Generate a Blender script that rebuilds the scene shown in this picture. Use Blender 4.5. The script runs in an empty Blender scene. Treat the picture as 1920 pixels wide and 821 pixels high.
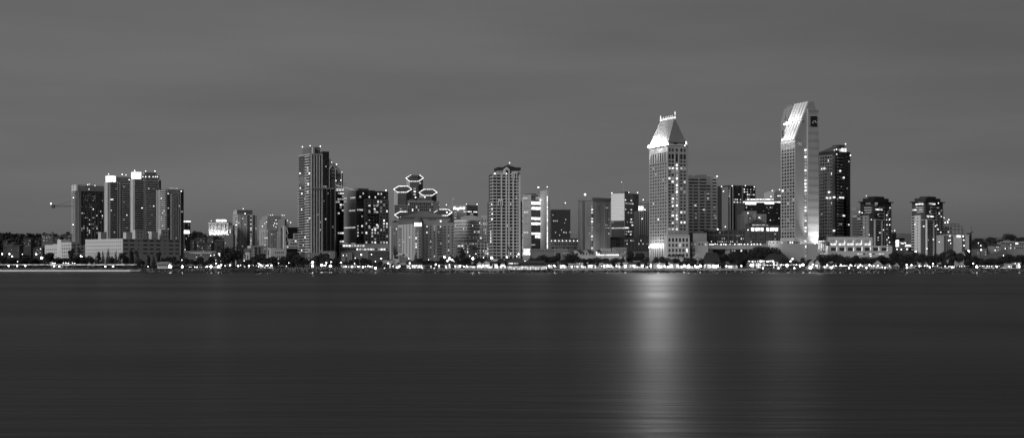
import bpy, math, random
from mathutils import Vector
R = math.radians
sc = bpy.context.scene
COL = sc.collection
F, CX, HY, CH = 2600.0, 960.0, 493.0, 8.0       # focal length in photo pixels, optical column, horizon row, eye height

# ------------------------------------------------------------------ camera, sky, sun, exposure
cam = bpy.data.cameras.new('camera'); co = bpy.data.objects.new('camera', cam); COL.objects.link(co)
co.location = (0, 0, CH); co.rotation_euler = (R(90), 0, 0)
cam.sensor_width = 36; cam.lens = F / 1920 * 36; cam.shift_y = (HY - 410.5) / 1920
cam.clip_start = 1; cam.clip_end = 60000
sc.camera = co
SUN_AZ, SUN_EL = 226, 6
w = bpy.data.worlds.new('World'); sc.world = w; w.use_nodes = True
nt = w.node_tree; N = nt.nodes; L = nt.links
bg = N['Background']
sky = N.new('ShaderNodeTexSky'); sky.sky_type = 'NISHITA'; sky.sun_disc = False
sky.sun_elevation = R(SUN_EL); sky.sun_rotation = R(SUN_AZ); sky.air_density = 1.0; sky.dust_density = 1.2; sky.ozone_density = 1.0
bw = N.new('ShaderNodeRGBToBW'); L.new(sky.outputs[0], bw.inputs[0])
tc = N.new('ShaderNodeTexCoord'); mp = N.new('ShaderNodeMapping'); mp.inputs['Scale'].default_value = (1.6, 1.0, 11.0)
mp.inputs['Rotation'].default_value = (0, R(3), 0)
L.new(tc.outputs['Generated'], mp.inputs[0])
nz = N.new('ShaderNodeTexNoise'); nz.inputs['Scale'].default_value = 1.7; nz.inputs['Detail'].default_value = 4; nz.inputs['Roughness'].default_value = 0.5
L.new(mp.outputs[0], nz.inputs[0])
mr = N.new('ShaderNodeMapRange'); mr.inputs[1].default_value = 0.3; mr.inputs[2].default_value = 0.75
mr.inputs[3].default_value = 0.86; mr.inputs[4].default_value = 1.15
L.new(nz.outputs[0], mr.inputs[0])
mu = N.new('ShaderNodeMath'); mu.operation = 'MULTIPLY'; L.new(bw.outputs[0], mu.inputs[0]); L.new(mr.outputs[0], mu.inputs[1])
st_ = N.new('ShaderNodeMath'); st_.operation = 'MULTIPLY_ADD'; st_.inputs[1].default_value = 0.36; st_.inputs[2].default_value = 1.65   # thin even high cloud over the clear sky
L.new(bw.outputs[0], st_.inputs[0]); L.new(st_.outputs[0], mu.inputs[0])
sxz = N.new('ShaderNodeSeparateXYZ'); L.new(tc.outputs['Generated'], sxz.inputs[0])      # sky brightness graded by hand, lighter at left
gr = N.new('ShaderNodeMapRange'); gr.inputs[1].default_value = -0.4; gr.inputs[2].default_value = 0.4; gr.inputs[3].default_value = 1.2; gr.inputs[4].default_value = 0.86
L.new(sxz.outputs[0], gr.inputs[0]); m2 = N.new('ShaderNodeMath'); m2.operation = 'MULTIPLY'; L.new(mu.outputs[0], m2.inputs[0]); L.new(gr.outputs[0], m2.inputs[1])
L.new(m2.outputs[0], bg.inputs[0]); bg.inputs[1].default_value = 0.048
sl = bpy.data.lights.new('sun', 'SUN'); sl.energy = 2.0; sl.angle = R(35); sl.color = (1, 1, 1)
so = bpy.data.objects.new('sun', sl); COL.objects.link(so)
sd = Vector((math.sin(R(SUN_AZ)), math.cos(R(SUN_AZ)), math.tan(R(24))))
so.rotation_euler = sd.to_track_quat('Z', 'Y').to_euler()
vs = sc.view_settings; vs.view_transform = 'Standard'; vs.look = 'None'; vs.gamma = 1; vs.exposure = 0; vs.use_curve_mapping = False
cy = sc.cycles; cy.filter_width = 1.5; cy.use_denoising = True; cy.max_bounces = 4; cy.diffuse_bounces = 2; cy.glossy_bounces = 2
cy.transmission_bounces = 2; cy.sample_clamp_indirect = 4; cy.caustics_reflective = False; cy.caustics_refractive = False
try: cy.denoising_prefilter = 'ACCURATE'
except Exception: pass
sc.render.film_transparent = False

# ------------------------------------------------------------------ helpers
def X(px, D): return (px - CX) / F * D
def Z(py, D): return CH + (HY - py) / F * D

_m = {}
def wall(v, rough=0.85, amp=0.12, scale=0.08):
    k = ('wall', round(v, 3), rough, amp, scale)
    if k in _m: return _m[k]
    m = bpy.data.materials.new('plaster'); m.use_nodes = True; n = m.node_tree.nodes; l = m.node_tree.links
    p = n['Principled BSDF']; p.inputs['Roughness'].default_value = rough
    g = n.new('ShaderNodeNewGeometry'); mp = n.new('ShaderNodeMapping'); mp.inputs['Scale'].default_value = (1, 1, 0.3)
    l.new(g.outputs['Position'], mp.inputs[0])
    a = n.new('ShaderNodeTexNoise'); a.inputs['Scale'].default_value = scale; a.inputs['Detail'].default_value = 6; a.inputs['Roughness'].default_value = 0.65
    l.new(mp.outputs[0], a.inputs[0])
    r = n.new('ShaderNodeMapRange'); r.inputs[1].default_value = 0.3; r.inputs[2].default_value = 0.7
    r.inputs[3].default_value = v * (1 - amp); r.inputs[4].default_value = v * (1 + amp)
    l.new(a.outputs[0], r.inputs[0]); cc = n.new('ShaderNodeCombineColor')
    for i in range(3): l.new(r.outputs[0], cc.inputs[i])
    l.new(cc.outputs[0], p.inputs['Base Color'])
    _m[k] = m; return m
def gloss(v, rough=0.12, metal=0.0):
    k = ('gloss', v, rough, metal)
    if k in _m: return _m[k]
    m = bpy.data.materials.new('glass' if metal else 'glazing'); m.use_nodes = True; n = m.node_tree.nodes; l = m.node_tree.links
    p = n['Principled BSDF']; p.inputs['Base Color'].default_value = (v, v, v, 1); p.inputs['Roughness'].default_value = rough
    p.inputs['Metallic'].default_value = metal
    if metal:
        g = n.new('ShaderNodeNewGeometry'); a = n.new('ShaderNodeTexNoise'); a.inputs['Scale'].default_value = 0.25
        a.inputs['Detail'].default_value = 2; l.new(g.outputs['Position'], a.inputs[0])
        b = n.new('ShaderNodeBump'); b.inputs['Strength'].default_value = 0.08; b.inputs['Distance'].default_value = 0.3
        l.new(a.outputs[0], b.inputs['Height']); l.new(b.outputs[0], p.inputs['Normal'])
    _m[k] = m; return m
def lamp(s, sample=False):
    k = ('lamp', s, sample)
    if k in _m: return _m[k]
    s *= 1.0 if sample else (0.42 if s <= 6 else 0.3)
    m = bpy.data.materials.new('lit'); m.use_nodes = True; n = m.node_tree.nodes; l = m.node_tree.links
    n.remove(n['Principled BSDF']); e = n.new('ShaderNodeEmission'); e.inputs[1].default_value = s
    if not sample and s < 6:                     # blinds, furniture and fittings inside a lit room break its glow up
        g = n.new('ShaderNodeNewGeometry'); a = n.new('ShaderNodeTexNoise'); a.inputs['Scale'].default_value = 0.55; a.inputs['Detail'].default_value = 1
        l.new(g.outputs['Position'], a.inputs[0]); r = n.new('ShaderNodeMapRange'); r.inputs[1].default_value = 0.35; r.inputs[2].default_value = 0.65
        r.inputs[3].default_value = s * 0.45; r.inputs[4].default_value = s * 1.4; l.new(a.outputs[0], r.inputs[0]); l.new(r.outputs[0], e.inputs[1])
    l.new(e.outputs[0], n['Material Output'].inputs[0])
    m.cycles.emission_sampling = 'FRONT' if sample else 'NONE'
    _m[k] = m; return m
DK = [gloss(0.02), gloss(0.035, 0.2), gloss(0.012), gloss(0.06, 0.3)]
DARK = gloss(0.02)
def lit_mat(rng, lo=0):
    return rng.choice([lamp(0.35), lamp(0.8), lamp(1.6), lamp(3.2), lamp(0.8)][lo:])

BOXF = [(0,1,2,3),(7,6,5,4),(0,4,5,1),(1,5,6,2),(2,6,7,3),(3,7,4,0)]
def mesh_obj(name, verts, faces, mat, parent=None, kind=None, loc=None, mats=None, midx=None):
    me = bpy.data.meshes.new(name); me.from_pydata([tuple(v) for v in verts], [], faces)
    for m in (mats or [mat]): me.materials.append(m)
    if midx: me.polygons.foreach_set('material_index', midx)
    o = bpy.data.objects.new(name, me); COL.objects.link(o)
    if parent: o.parent = parent
    if loc is not None: o.location = loc
    if kind: o['kind'] = kind
    return o
def fix_normals(o):
    import bmesh
    b = bmesh.new(); b.from_mesh(o.data); bmesh.ops.recalc_face_normals(b, faces=b.faces); b.to_mesh(o.data); b.free(); return o
def empty(name, loc, label=None, cat=None, group=None):
    o = bpy.data.objects.new(name, None); o.location = loc; COL.objects.link(o)
    if label: o['label'] = label; o['category'] = cat
    if group: o['group'] = group
    return o
_ico = {}
def ico(r, mat, sub=1):
    k = (r, mat.name, sub)
    if k in _ico: return _ico[k]
    import bmesh
    b = bmesh.new(); bmesh.ops.create_icosphere(b, subdivisions=sub, radius=r); me = bpy.data.meshes.new('bulb'); b.to_mesh(me); b.free()
    me.materials.append(mat); _ico[k] = me; return me
_stem = {}
def stemmed(r, mat):                                # a roof lamp: bulb on a short mast, one mesh
    k = (r, mat.name)
    if k in _stem: return _stem[k]
    a = ico(r, mat); q = MB(); q.bar((0,0,-3.2),(0,0,-r*.6),.09,5); n = len(a.vertices)
    me = bpy.data.meshes.new('lamp_on_mast'); me.from_pydata([tuple(v.co) for v in a.vertices]+[tuple(v) for v in q.v], [], [tuple(f.vertices) for f in a.polygons]+[tuple(i+n for i in f) for f in q.f])
    me.materials.append(mat); me.materials.append(wall(.12)); me.polygons.foreach_set('material_index', [0]*len(a.polygons)+[1]*len(q.f)); _stem[k] = me; return me
class MB:                                          # collects boxes, prisms and bars into ONE mesh, in world coordinates
    def __init__(s, org=(0,0,0)): s.v = []; s.f = []; s.o = Vector(org)
    def add(s, vs, fs):
        n = len(s.v); s.v += [Vector(v) - s.o for v in vs]; s.f += [tuple(i + n for i in f) for f in fs]; return s
    def box(s, x0,x1,y0,y1,z0,z1):
        return s.add([(x0,y0,z0),(x1,y0,z0),(x1,y1,z0),(x0,y1,z0),(x0,y0,z1),(x1,y0,z1),(x1,y1,z1),(x0,y1,z1)], BOXF)
    def prism(s, pts, z0, z1):                     # z0/z1: number or list per point
        n = len(pts); a = z0 if isinstance(z0, (list,tuple)) else [z0]*n; b = z1 if isinstance(z1, (list,tuple)) else [z1]*n
        vs = [(p[0],p[1],a[i]) for i,p in enumerate(pts)] + [(p[0],p[1],b[i]) for i,p in enumerate(pts)]
        fs = [tuple(range(n)), tuple(range(2*n-1, n-1, -1))] + [(i, n+i, n+(i+1)%n, (i+1)%n) for i in range(n)]
        return s.add(vs, fs)
    def bar(s, a, b, r, n=5, r2=None):
        a = Vector(a); b = Vector(b); d = (b-a).normalized(); u = d.orthogonal().normalized(); w_ = d.cross(u); r2 = r if r2 is None else r2
        vs = [a + (u*math.cos(t)+w_*math.sin(t))*r for t in [k*2*math.pi/n for k in range(n)]] + [b + (u*math.cos(t)+w_*math.sin(t))*r2 for t in [k*2*math.pi/n for k in range(n)]]
        fs = [(i,(i+1)%n,n+(i+1)%n,n+i) for i in range(n)] + [tuple(range(n-1,-1,-1)), tuple(range(n,2*n))]
        return s.add(vs, fs)
    def obj(s, name, mat, parent=None, kind=None):
        o = mesh_obj(name, s.v, s.f, mat, parent, kind)
        if parent is None: o.location = s.o
        return fix_normals(o)
def tag(o, label, cat, group=None, kind=None):
    if label: o['label'] = label
    if cat: o['category'] = cat
    if group: o['group'] = group
    if kind: o['kind'] = kind
    return o

GZ = 3.0                                            # ground level of the waterfront
CAP = 100
SEED = [11]
class B:
    """one building: an Empty at its near corner; faces 'L' and 'R' are addressed by photo columns and rows."""
    def __init__(s, name, label, cat, l, c, r, top, D, phi=20, mat=None, deep=None, group=None, base=GZ, roof=True):
        s.D = D; s.phi = R(phi); s.base = base; s.items = {}; s.rng = random.Random(SEED[0]); SEED[0] += 1
        X_ = lambda p: (p - CX) / F
        s.u = Vector((math.cos(s.phi), math.sin(s.phi))); s.v = Vector((-math.sin(s.phi), math.cos(s.phi)))
        s.C = Vector((X(c, D), D))
        s.w = (X_(r)*D - s.C.x) / (math.cos(s.phi) - X_(r)*math.sin(s.phi))
        s.d = deep if (deep or l >= c) else (s.C.x - X_(l)*D) / (math.sin(s.phi) + X_(l)*math.cos(s.phi))
        if not s.d: s.d = 25.0
        s.top = Z(top, D); s.mat = mat or wall(0.3)
        s.root = empty(name, (s.C.x, s.C.y, base), label, cat, group)
        s.org = Vector((s.C.x, s.C.y, base))
        s.faces = {'R': (s.C, s.u, Vector((math.sin(s.phi), -math.cos(s.phi)))), 'L': (s.C, s.v, Vector((-math.cos(s.phi), -math.sin(s.phi))))}
        MB(s.org).prism(s.plan(), base, s.top).obj('wall', s.mat, s.root)
    def plan(s, u0=0, u1=1, v0=0, v1=1):
        P = lambda a, b: tuple(s.C + s.u*(a*s.w) + s.v*(b*s.d))
        return [P(u0,v0), P(u1,v0), P(u1,v1), P(u0,v1)]
    def S(s, face, px):                             # photo column -> distance along the face
        O, e, n = s.faces[face]; q = (px - CX) / F
        return (q*O.y - O.x) / (e.x - q*e.y)
    def add(s, name, vs, mat, lit=False, faces=BOXF):
        s.items.setdefault(name, []).append((vs, faces, mat, lit))
    def fbox(s, face, x0, x1, y0, y1, o0, o1, mat, name, lit=False, sz=False):
        O, e, n = s.faces[face]; a, b = (s.S(face, x0), s.S(face, x1)) if not sz else (x0, x1)
        z1, z0 = (Z(y0, s.D), Z(y1, s.D)) if not sz else (y1, y0)
        vs = []
        for z in (z0, z1):
            for (q, o) in ((a,o0),(b,o0),(b,o1),(a,o1)):
                p = O + e*q + n*o; vs.append((p.x, p.y, z))
        s.add(name, vs, mat, lit)
    def win(s, face, x0, x1, n, y0, y1, m, fw=0.6, fh=0.6, lit=0.05, rows=None, cols=None, name='window', mat=None, out=0.07, lo=0, inn=0.12, cells=None):
        dx = (x1-x0)/n; dy = (y1-y0)/m
        for j in range(m):
            for i in range(n):
                p = lit
                if rows and j in rows: p = rows[j]
                if cols and i in cols: p = cols[i]
                if cells is not None and (j, i) in cells: p = 1
                on = s.rng.random() < p
                cx = x0 + (i+.5)*dx; cyy = y0 + (j+.5)*dy
                hw = fw*dx/2 * (s.rng.uniform(.7, 1) if on and p < .8 else 1); hh = fh*dy/2
                mt = lit_mat(s.rng, lo) if on else (mat or s.rng.choice(DK))
                s.fbox(face, cx-hw, cx+hw, cyy-hh, cyy+hh, -inn, out, mt, name, on)
    def slabs(s, face, x0, x1, y0, y1, m, h=0.3, out=1.3, mat=None, name='balcony'):
        dy = (y1-y0)/m
        for j in range(m): s.fbox(face, x0, x1, y0+j*dy, y0+(j+h)*dy, -0.1, out, mat or s.mat, name)
    def fins(s, face, x0, x1, n, y0, y1, wpx, out=0.5, mat=None, name='pier'):
        for i in range(n):
            cx = x0 + (x1-x0)*(i/(n-1) if n > 1 else .5); s.fbox(face, cx-wpx/2, cx+wpx/2, y0, y1, -0.1, out, mat or s.mat, name)
    def roof(s, u0, u1, v0, v1, ybot, ytop, mat=None, name='roof_box'):
        MB(s.org).prism(s.plan(u0,u1,v0,v1), Z(ybot, s.D) if ybot else s.top, Z(ytop, s.D)).obj(name, mat or s.mat, s.root)
    def at(s, a, b, py): p = s.C + s.u*(a*s.w) + s.v*(b*s.d); return (p.x, p.y, Z(py, s.D))
    def mb(s): return MB(s.org)
    def bulb(s, px, py, dD=0.0, r=0.55, st=14, name='roof_lamp'):
        r *= 0.62; D = s.D + dD; o = bpy.data.objects.new(name, stemmed(r, lamp(st)) if name == 'roof_lamp' else ico(r, lamp(st))); COL.objects.link(o); o.parent = s.root
        o.location = Vector((X(px, D), D, Z(py, D))) - s.org; return o
    def done(s):
        for name, lst in s.items.items():
            def size(t):
                v = t[0]; return (Vector(v[1])-Vector(v[0])).length * abs(v[4][2]-v[0][2])
            lst.sort(key=lambda t: (not t[3], -size(t)))
            for vs, fs, mt, lit in lst[:CAP]: mesh_obj(name, [Vector(v)-s.org for v in vs], fs, mt, s.root)
            rest = lst[CAP:]
            if rest:
                V=[]; Fc=[]; mats=[]; mi=[]
                for vs, fs, mt, lit in rest:
                    if mt not in mats: mats.append(mt)
                    k = len(V); V += [Vector(v)-s.org for v in vs]; Fc += [tuple(i+k for i in f) for f in fs]; mi += [mats.index(mt)]*len(fs)
                mesh_obj(name, V, Fc, None, s.root, kind='stuff', mats=mats, midx=mi)
        s.items = {}
        return s
def flood(px, py, D, power, radius=0.6, spot=None, aim=None):
    l = bpy.data.lights.new('floodlight', 'SPOT' if spot else 'POINT'); l.energy = power; l.shadow_soft_size = radius
    o = bpy.data.objects.new('floodlight', l); COL.objects.link(o); o.location = (X(px,D), D, Z(py,D))
    if spot:
        l.spot_size = R(spot); l.spot_blend = 0.8
        t = Vector((X(aim[0], aim[2]), aim[2], Z(aim[1], aim[2]))) - o.location
        o.rotation_euler = t.to_track_quat('-Z', 'Y').to_euler()
    return o

# ------------------------------------------------------------------ water, ground, hills
def structure(o): o['kind'] = 'structure'; return o
m = bpy.data.materials.new('water'); m.use_nodes = True; n = m.node_tree.nodes; l = m.node_tree.links
p = n['Principled BSDF']; p.inputs['Base Color'].default_value = (0.004, 0.004, 0.004, 1); p.inputs['IOR'].default_value = 1.2
g = n.new('ShaderNodeNewGeometry'); sx = n.new('ShaderNodeSeparateXYZ'); l.new(g.outputs['Position'], sx.inputs[0])
# long slow swell bands: finer near the viewer, so work in log distance
lg = n.new('ShaderNodeMath'); lg.operation = 'LOGARITHM'; lg.inputs[1].default_value = 2.718
mx = n.new('ShaderNodeMath'); mx.operation = 'MAXIMUM'; mx.inputs[1].default_value = 8; l.new(sx.outputs[1], mx.inputs[0]); l.new(mx.outputs[0], lg.inputs[0])
mp = n.new('ShaderNodeMapping'); mp.inputs['Scale'].default_value = (0.09, 0.6, 1); l.new(g.outputs['Position'], mp.inputs[0])
na = n.new('ShaderNodeTexNoise'); na.inputs['Scale'].default_value = 0.55; na.inputs['Detail'].default_value = 5; na.inputs['Roughness'].default_value = 0.6; l.new(mp.outputs[0], na.inputs[0])
mp2 = n.new('ShaderNodeMapping'); mp2.inputs['Scale'].default_value = (0.004, 0.016, 1); l.new(g.outputs['Position'], mp2.inputs[0])
nb = n.new('ShaderNodeTexNoise'); nb.inputs['Scale'].default_value = 1.0; nb.inputs['Detail'].default_value = 3; l.new(mp2.outputs[0], nb.inputs[0])
rr = n.new('ShaderNodeMapRange'); rr.inputs[1].default_value = 0.35; rr.inputs[2].default_value = 0.65; rr.inputs[3].default_value = 0.34; rr.inputs[4].default_value = 0.41
l.new(nb.outputs[0], rr.inputs[0])
# sheltered water in the lee of the sea wall is calm
cm = n.new('ShaderNodeMapRange'); cm.inputs[1].default_value = 1130; cm.inputs[2].default_value = 1185; cm.inputs[3].default_value = 1.0; cm.inputs[4].default_value = 0.45
l.new(sx.outputs[1], cm.inputs[0]); mm = n.new('ShaderNodeMath'); mm.operation = 'MULTIPLY'; l.new(rr.outputs[0], mm.inputs[0]); l.new(cm.outputs[0], mm.inputs[1])
l.new(mm.outputs[0], p.inputs['Roughness'])
bp = n.new('ShaderNodeBump'); bp.inputs['Strength'].default_value = 1.0; bp.inputs['Distance'].default_value = 0.16; l.new(na.outputs[0], bp.inputs['Height']); l.new(bp.outputs[0], p.inputs['Normal'])
WATER = m
structure(mesh_obj('water', [(-9000,-3000,0),(9000,-3000,0),(9000,1215,0),(-9000,1215,0)], [(0,1,2,3)], m))
def gz(x, y):                                       # terrain height
    px = CX + x / y * F
    pts = [(-900,425),(0,446),(60,448),(135,452),(200,452),(345,446),(395,452),(430,459),(560,470),(700,480),(1500,480),(1640,462),(1760,470),(1830,462),(1880,458),(1920,458),(2800,446)]
    for (a, ya), (b_, yb) in zip(pts, pts[1:]):
        if a <= px <= b_:
            cr = ya + (yb-ya)*(px-a)/(b_-a); break
    else: cr = 440
    D0, D1 = 1550.0, 2300.0
    t = max(0, min(1, (y-D0)/(D1-D0))); t = t*t*(3-2*t)
    h = (Z(cr, D1) - GZ) * t
    return GZ + h + (1.5*math.sin(x*.021+y*.013) + 1.2*math.sin(x*.05-y*.03))*t
ys = [1203, 1240, 1300, 1400, 1550] + list(range(1600, 2500, 50)) + [2700, 3200, 4500, 7000, 20000]
xs = [i/60*2.2-1.1 for i in range(61)]
V = []; Fc = []
for j, y in enumerate(ys):
    for x in xs: V.append((x*y, y, gz(x*y, y)))
for j in range(len(ys)-1):
    for i in range(60): k = j*61+i; Fc.append((k, k+1, k+62, k+61))
structure(mesh_obj('ground', V, Fc, wall(0.06, 0.95, 0.4, 0.02)))
V = []; Fc = []
mt_ = [(-3000,440),(-500,440),(1560,462),(1640,443),(1690,437),(1740,441),(1800,447),(1920,444),(2400,430),(4000,440)]
for i, (px, py) in enumerate(mt_):
    for (D, yy) in ((7500, 490), (9000, py), (11000, 492)): V.append((X(px,D), D, Z(yy,D)))
for i in range(len(mt_)-1):
    for k in (0,1): a = i*3+k; Fc.append((a, a+3, a+4, a+1))
structure(mesh_obj('mountains', V, Fc, wall(0.13, 1, 0.1, 0.001)))
# promenade along the top of the sea wall
structure(MB((0,1204,0)).box(-900,900,1204,1214,GZ-.2,GZ+.12).obj('promenade', wall(0.25, 0.9, 0.2, 0.2)))
structure(MB((0,1203,0)).box(X(850,1203),X(1420,1203),1202.6,1203.9,1.5,GZ+.35).obj('sea_wall_lit_strip', wall(0.3, 0.9, 0.25, 0.3)))  # pale strip added where lamplight would brighten the wall
# rock revetment: many boulders, uncountable at this distance
rng = random.Random(5)
V = []; Fc = []
for i in range(5200):
    x = rng.uniform(-640, 600); t = rng.random(); y = 1199 + t*6; z = -0.3 + t*3.1; r = rng.uniform(.5, 1.1)
    if -92 < x < -54 or 0 < x < 34: 
        if t > .6: continue
    k = len(V); rz = rng.uniform(0, 6.3)
    for a in range(5): V.append((x+r*1.2*math.cos(rz+a*1.257)*rng.uniform(.8,1.1), y+r*math.sin(rz+a*1.257), z-r*.4))
    V.append((x+rng.uniform(-.3,.3), y+rng.uniform(-.2,.2), z+r*rng.uniform(.5,.8)))
    Fc += [(k+a, k+(a+1)%5, k+5) for a in range(5)]
tag(mesh_obj('rock_revetment', V, Fc, wall(0.014, 0.95, 0.5, 0.6)), 'dark boulders piled along the foot of the promenade', 'rocks', kind='stuff')

# ------------------------------------------------------------------ towers, from the left
W1, W2, W3, W4 = wall(0.62), wall(0.42), wall(0.28), wall(0.16)
GM = gloss(0.35, 0.15, 1.0)
RT = wall(0.05)

b = B('construction_tower', 'dark unfinished tower with a pale crown band, leftmost of the tall towers', 'tower', 136, 147, 195, 358, 1640, 40, wall(0.07))
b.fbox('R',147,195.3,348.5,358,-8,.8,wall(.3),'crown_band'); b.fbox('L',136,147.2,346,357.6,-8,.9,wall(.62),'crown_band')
b.roof(0.02,.98,.02,.98,None,347,wall(.3),'crown')
b.fbox('L',144,147.4,346,357.6,.9,1.3,wall(.3),'corner_pier')
b.fbox('L',136,140,347,358,1,1.4,lamp(.8),'lit_panel')
b.fins('R',148.5,150.5,2,358,470,2.6,.5,wall(.3)); b.fins('R',157,193,6,358,470,.7,.3,wall(.17))
b.fins('R',172,190,4,392,470,1.1,.6,wall(.2),'column')
b.win('R',152,194,12,361,446,21,.62,.55,.05,rows={k:.22 for k in range(7,21)},lo=1)
b.slabs('L',136,143,360,470,28,.35,1.2,wall(.5)); b.slabs('R',152,195,359,470,26,.14,.6,wall(.12),'floor_slab')
for x,y in ((164.5,346.5),(167.5,345.5),(178,348),(167,355),(137.5,370.5),(137,421)): b.bulb(x,y,-3,.8)
b.done()
# tower crane standing behind it
cr = empty('tower_crane', (X(160,1700),1700,GZ), 'thin tower crane reaching out left from behind the dark unfinished tower', 'crane')
D = 1700; mbb = MB(cr.location)
zj = Z(387,D)
for dx in (-1,1):
    for dy in (-1,1): mbb.bar((X(160,D)+dx,D+dy,GZ),(X(160,D)+dx,D+dy,zj+3),.16,4)
for k in range(20): z = GZ+k*(zj-GZ)/20; mbb.bar((X(160,D)-1,D-1,z),(X(160,D)+1,D-1,z+(zj-GZ)/20),.1,4)
mbb.obj('mast', wall(.2), cr)
mbb = MB(cr.location); mbb.bar((X(97,D),D,zj),(X(215,D),D,zj),.65,4); mbb.bar((X(97,D),D,zj+1.1),(X(160,D),D,zj+1.1),.22,4)
for k in range(14): mbb.bar((X(97+k*4.5,D),D,zj),(X(99.2+k*4.5,D),D,zj+1.1),.14,4)
mbb.obj('jib', wall(.12), cr)
MB(cr.location).bar((X(160,D),D,zj),(X(160,D),D,zj+9),.4,4).obj('apex', wall(.12), cr)
MB(cr.location).bar((X(106,D),D,zj+1),(X(160,D),D,zj+11.5),.28,4).obj('stay_cable', wall(.12), cr)
MB(cr.location).box(X(97,D),X(102.5,D),D-1.2,D+1.2,zj-2.2,zj+2).obj('counterweight', wall(.08), cr)
o = bpy.data.objects.new('beacon', ico(.9, lamp(14))); COL.objects.link(o); o.parent = cr; o.location = Vector((X(95.5,D),D,Z(382,D))) - cr.location

def condo(name, label, l, c, r, top, D, lit_blk, right_bays, seed_top):
    b = B(name, label, 'tower', l, c, r, top, D, 40, wall(.10), group='balconied condominium towers at the left')
    return b
# second tower
b = B('condominium_tower', 'balconied tower with white glowing roof box, right of the dark unfinished tower', 'tower', 197.5,205,246,341, 1560, 36, wall(.06), group='pair of balconied towers with glowing roof boxes')
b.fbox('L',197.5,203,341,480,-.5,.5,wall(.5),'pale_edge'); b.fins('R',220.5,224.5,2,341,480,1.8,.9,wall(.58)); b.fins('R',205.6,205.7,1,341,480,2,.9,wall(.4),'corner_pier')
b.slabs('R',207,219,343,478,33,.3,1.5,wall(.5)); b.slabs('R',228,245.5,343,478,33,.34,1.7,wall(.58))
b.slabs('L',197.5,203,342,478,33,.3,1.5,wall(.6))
b.win('R',207,219,4,343,478,33,.8,.55,.035); b.win('R',228,245,6,343,478,33,.8,.55,.05)
b.fbox('L',198.5,204.6,329.5,341,-6,.2,lamp(5),'glowing_roof_panel'); b.fbox('R',204.6,216.5,329.5,341,-6,.3,lamp(5),'glowing_roof_panel')
b.roof(.32,.99,.1,.9,None,331,wall(.22)); 
for x,y in ((203.5,326.5),(229,327),(236,328),(242,337)): b.bulb(x,y,8,.8)
b.done()
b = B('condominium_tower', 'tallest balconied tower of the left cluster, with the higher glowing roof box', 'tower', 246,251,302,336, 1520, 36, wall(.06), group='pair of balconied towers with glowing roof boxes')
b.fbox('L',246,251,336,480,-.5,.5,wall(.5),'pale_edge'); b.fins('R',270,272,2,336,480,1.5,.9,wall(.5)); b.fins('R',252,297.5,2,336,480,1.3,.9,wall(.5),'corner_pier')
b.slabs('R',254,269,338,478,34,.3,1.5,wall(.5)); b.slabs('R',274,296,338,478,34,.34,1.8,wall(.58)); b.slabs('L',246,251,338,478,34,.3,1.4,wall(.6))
b.win('R',254,268,4,338,478,34,.8,.55,.03); b.win('R',274,296,7,338,478,34,.8,.55,.045)
b.fbox('L',246.5,251,322.5,334.5,-6,.2,lamp(5),'glowing_roof_panel'); b.fbox('R',251,264.5,322.5,334.5,-6,.3,lamp(5),'glowing_roof_panel')
b.roof(.28,.95,.1,.9,None,327,wall(.24)); b.roof(.4,.85,.2,.8,327,322,wall(.2),'roof_drum')
for x,y in ((252.5,320),(273,321),(290.5,321)): b.bulb(x,y,8,.8)
for x in (268,273,280,287,291.5,295): b.bulb(x,331.5,-2,.85)
b.done()
b = B('apartment_tower', 'lower balconied wing with thin rooftop light strip, at the right of the left tower cluster', 'tower', 296,313,344.5,354.5, 1480, 40, wall(.10))
b.slabs('L',297,312.6,357,480,31,.33,1.5,wall(.58)); b.fins('L',295,300,2,354,480,1,.9,wall(.36)); b.win('L',301,312,4,357,480,31,.8,.5,.06)
b.fbox('R',320.5,338,360,478,-.2,.9,wall(.5),'pale_bay'); b.win('R',322,337,5,361,478,31,.42,.75,.02,out=1.0); b.fins('R',320.3,338,6,356,478,.55,1.2,wall(.42),'mullion')
b.win('R',314,320,2,357,478,31,.9,.5,.08); b.fbox('R',314,338,355,360,-.2,1,wall(.3),'fascia'); b.win('R',339,344,1,360,478,31,.8,.6,.02)
b.fbox('R',320,334,352.2,353.4,-3,.6,lamp(.8),'light_strip')
b.bulb(340,358.5,-2,.9); b.done()
b = B('office_tower', 'small dark tower with glowing white top rim, behind the left cluster', 'tower', 344,346,357,416, 1660, 40, wall(.07))
b.fbox('R',344.5,357.2,414,416.4,-4,1,lamp(3.2),'glowing_rim'); b.fbox('R',345,355,431.5,438,-.1,.5,lamp(5),'lit_sign_panel')
b.win('R',346,357,5,419,470,10,.6,.5,.15); b.done()

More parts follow.
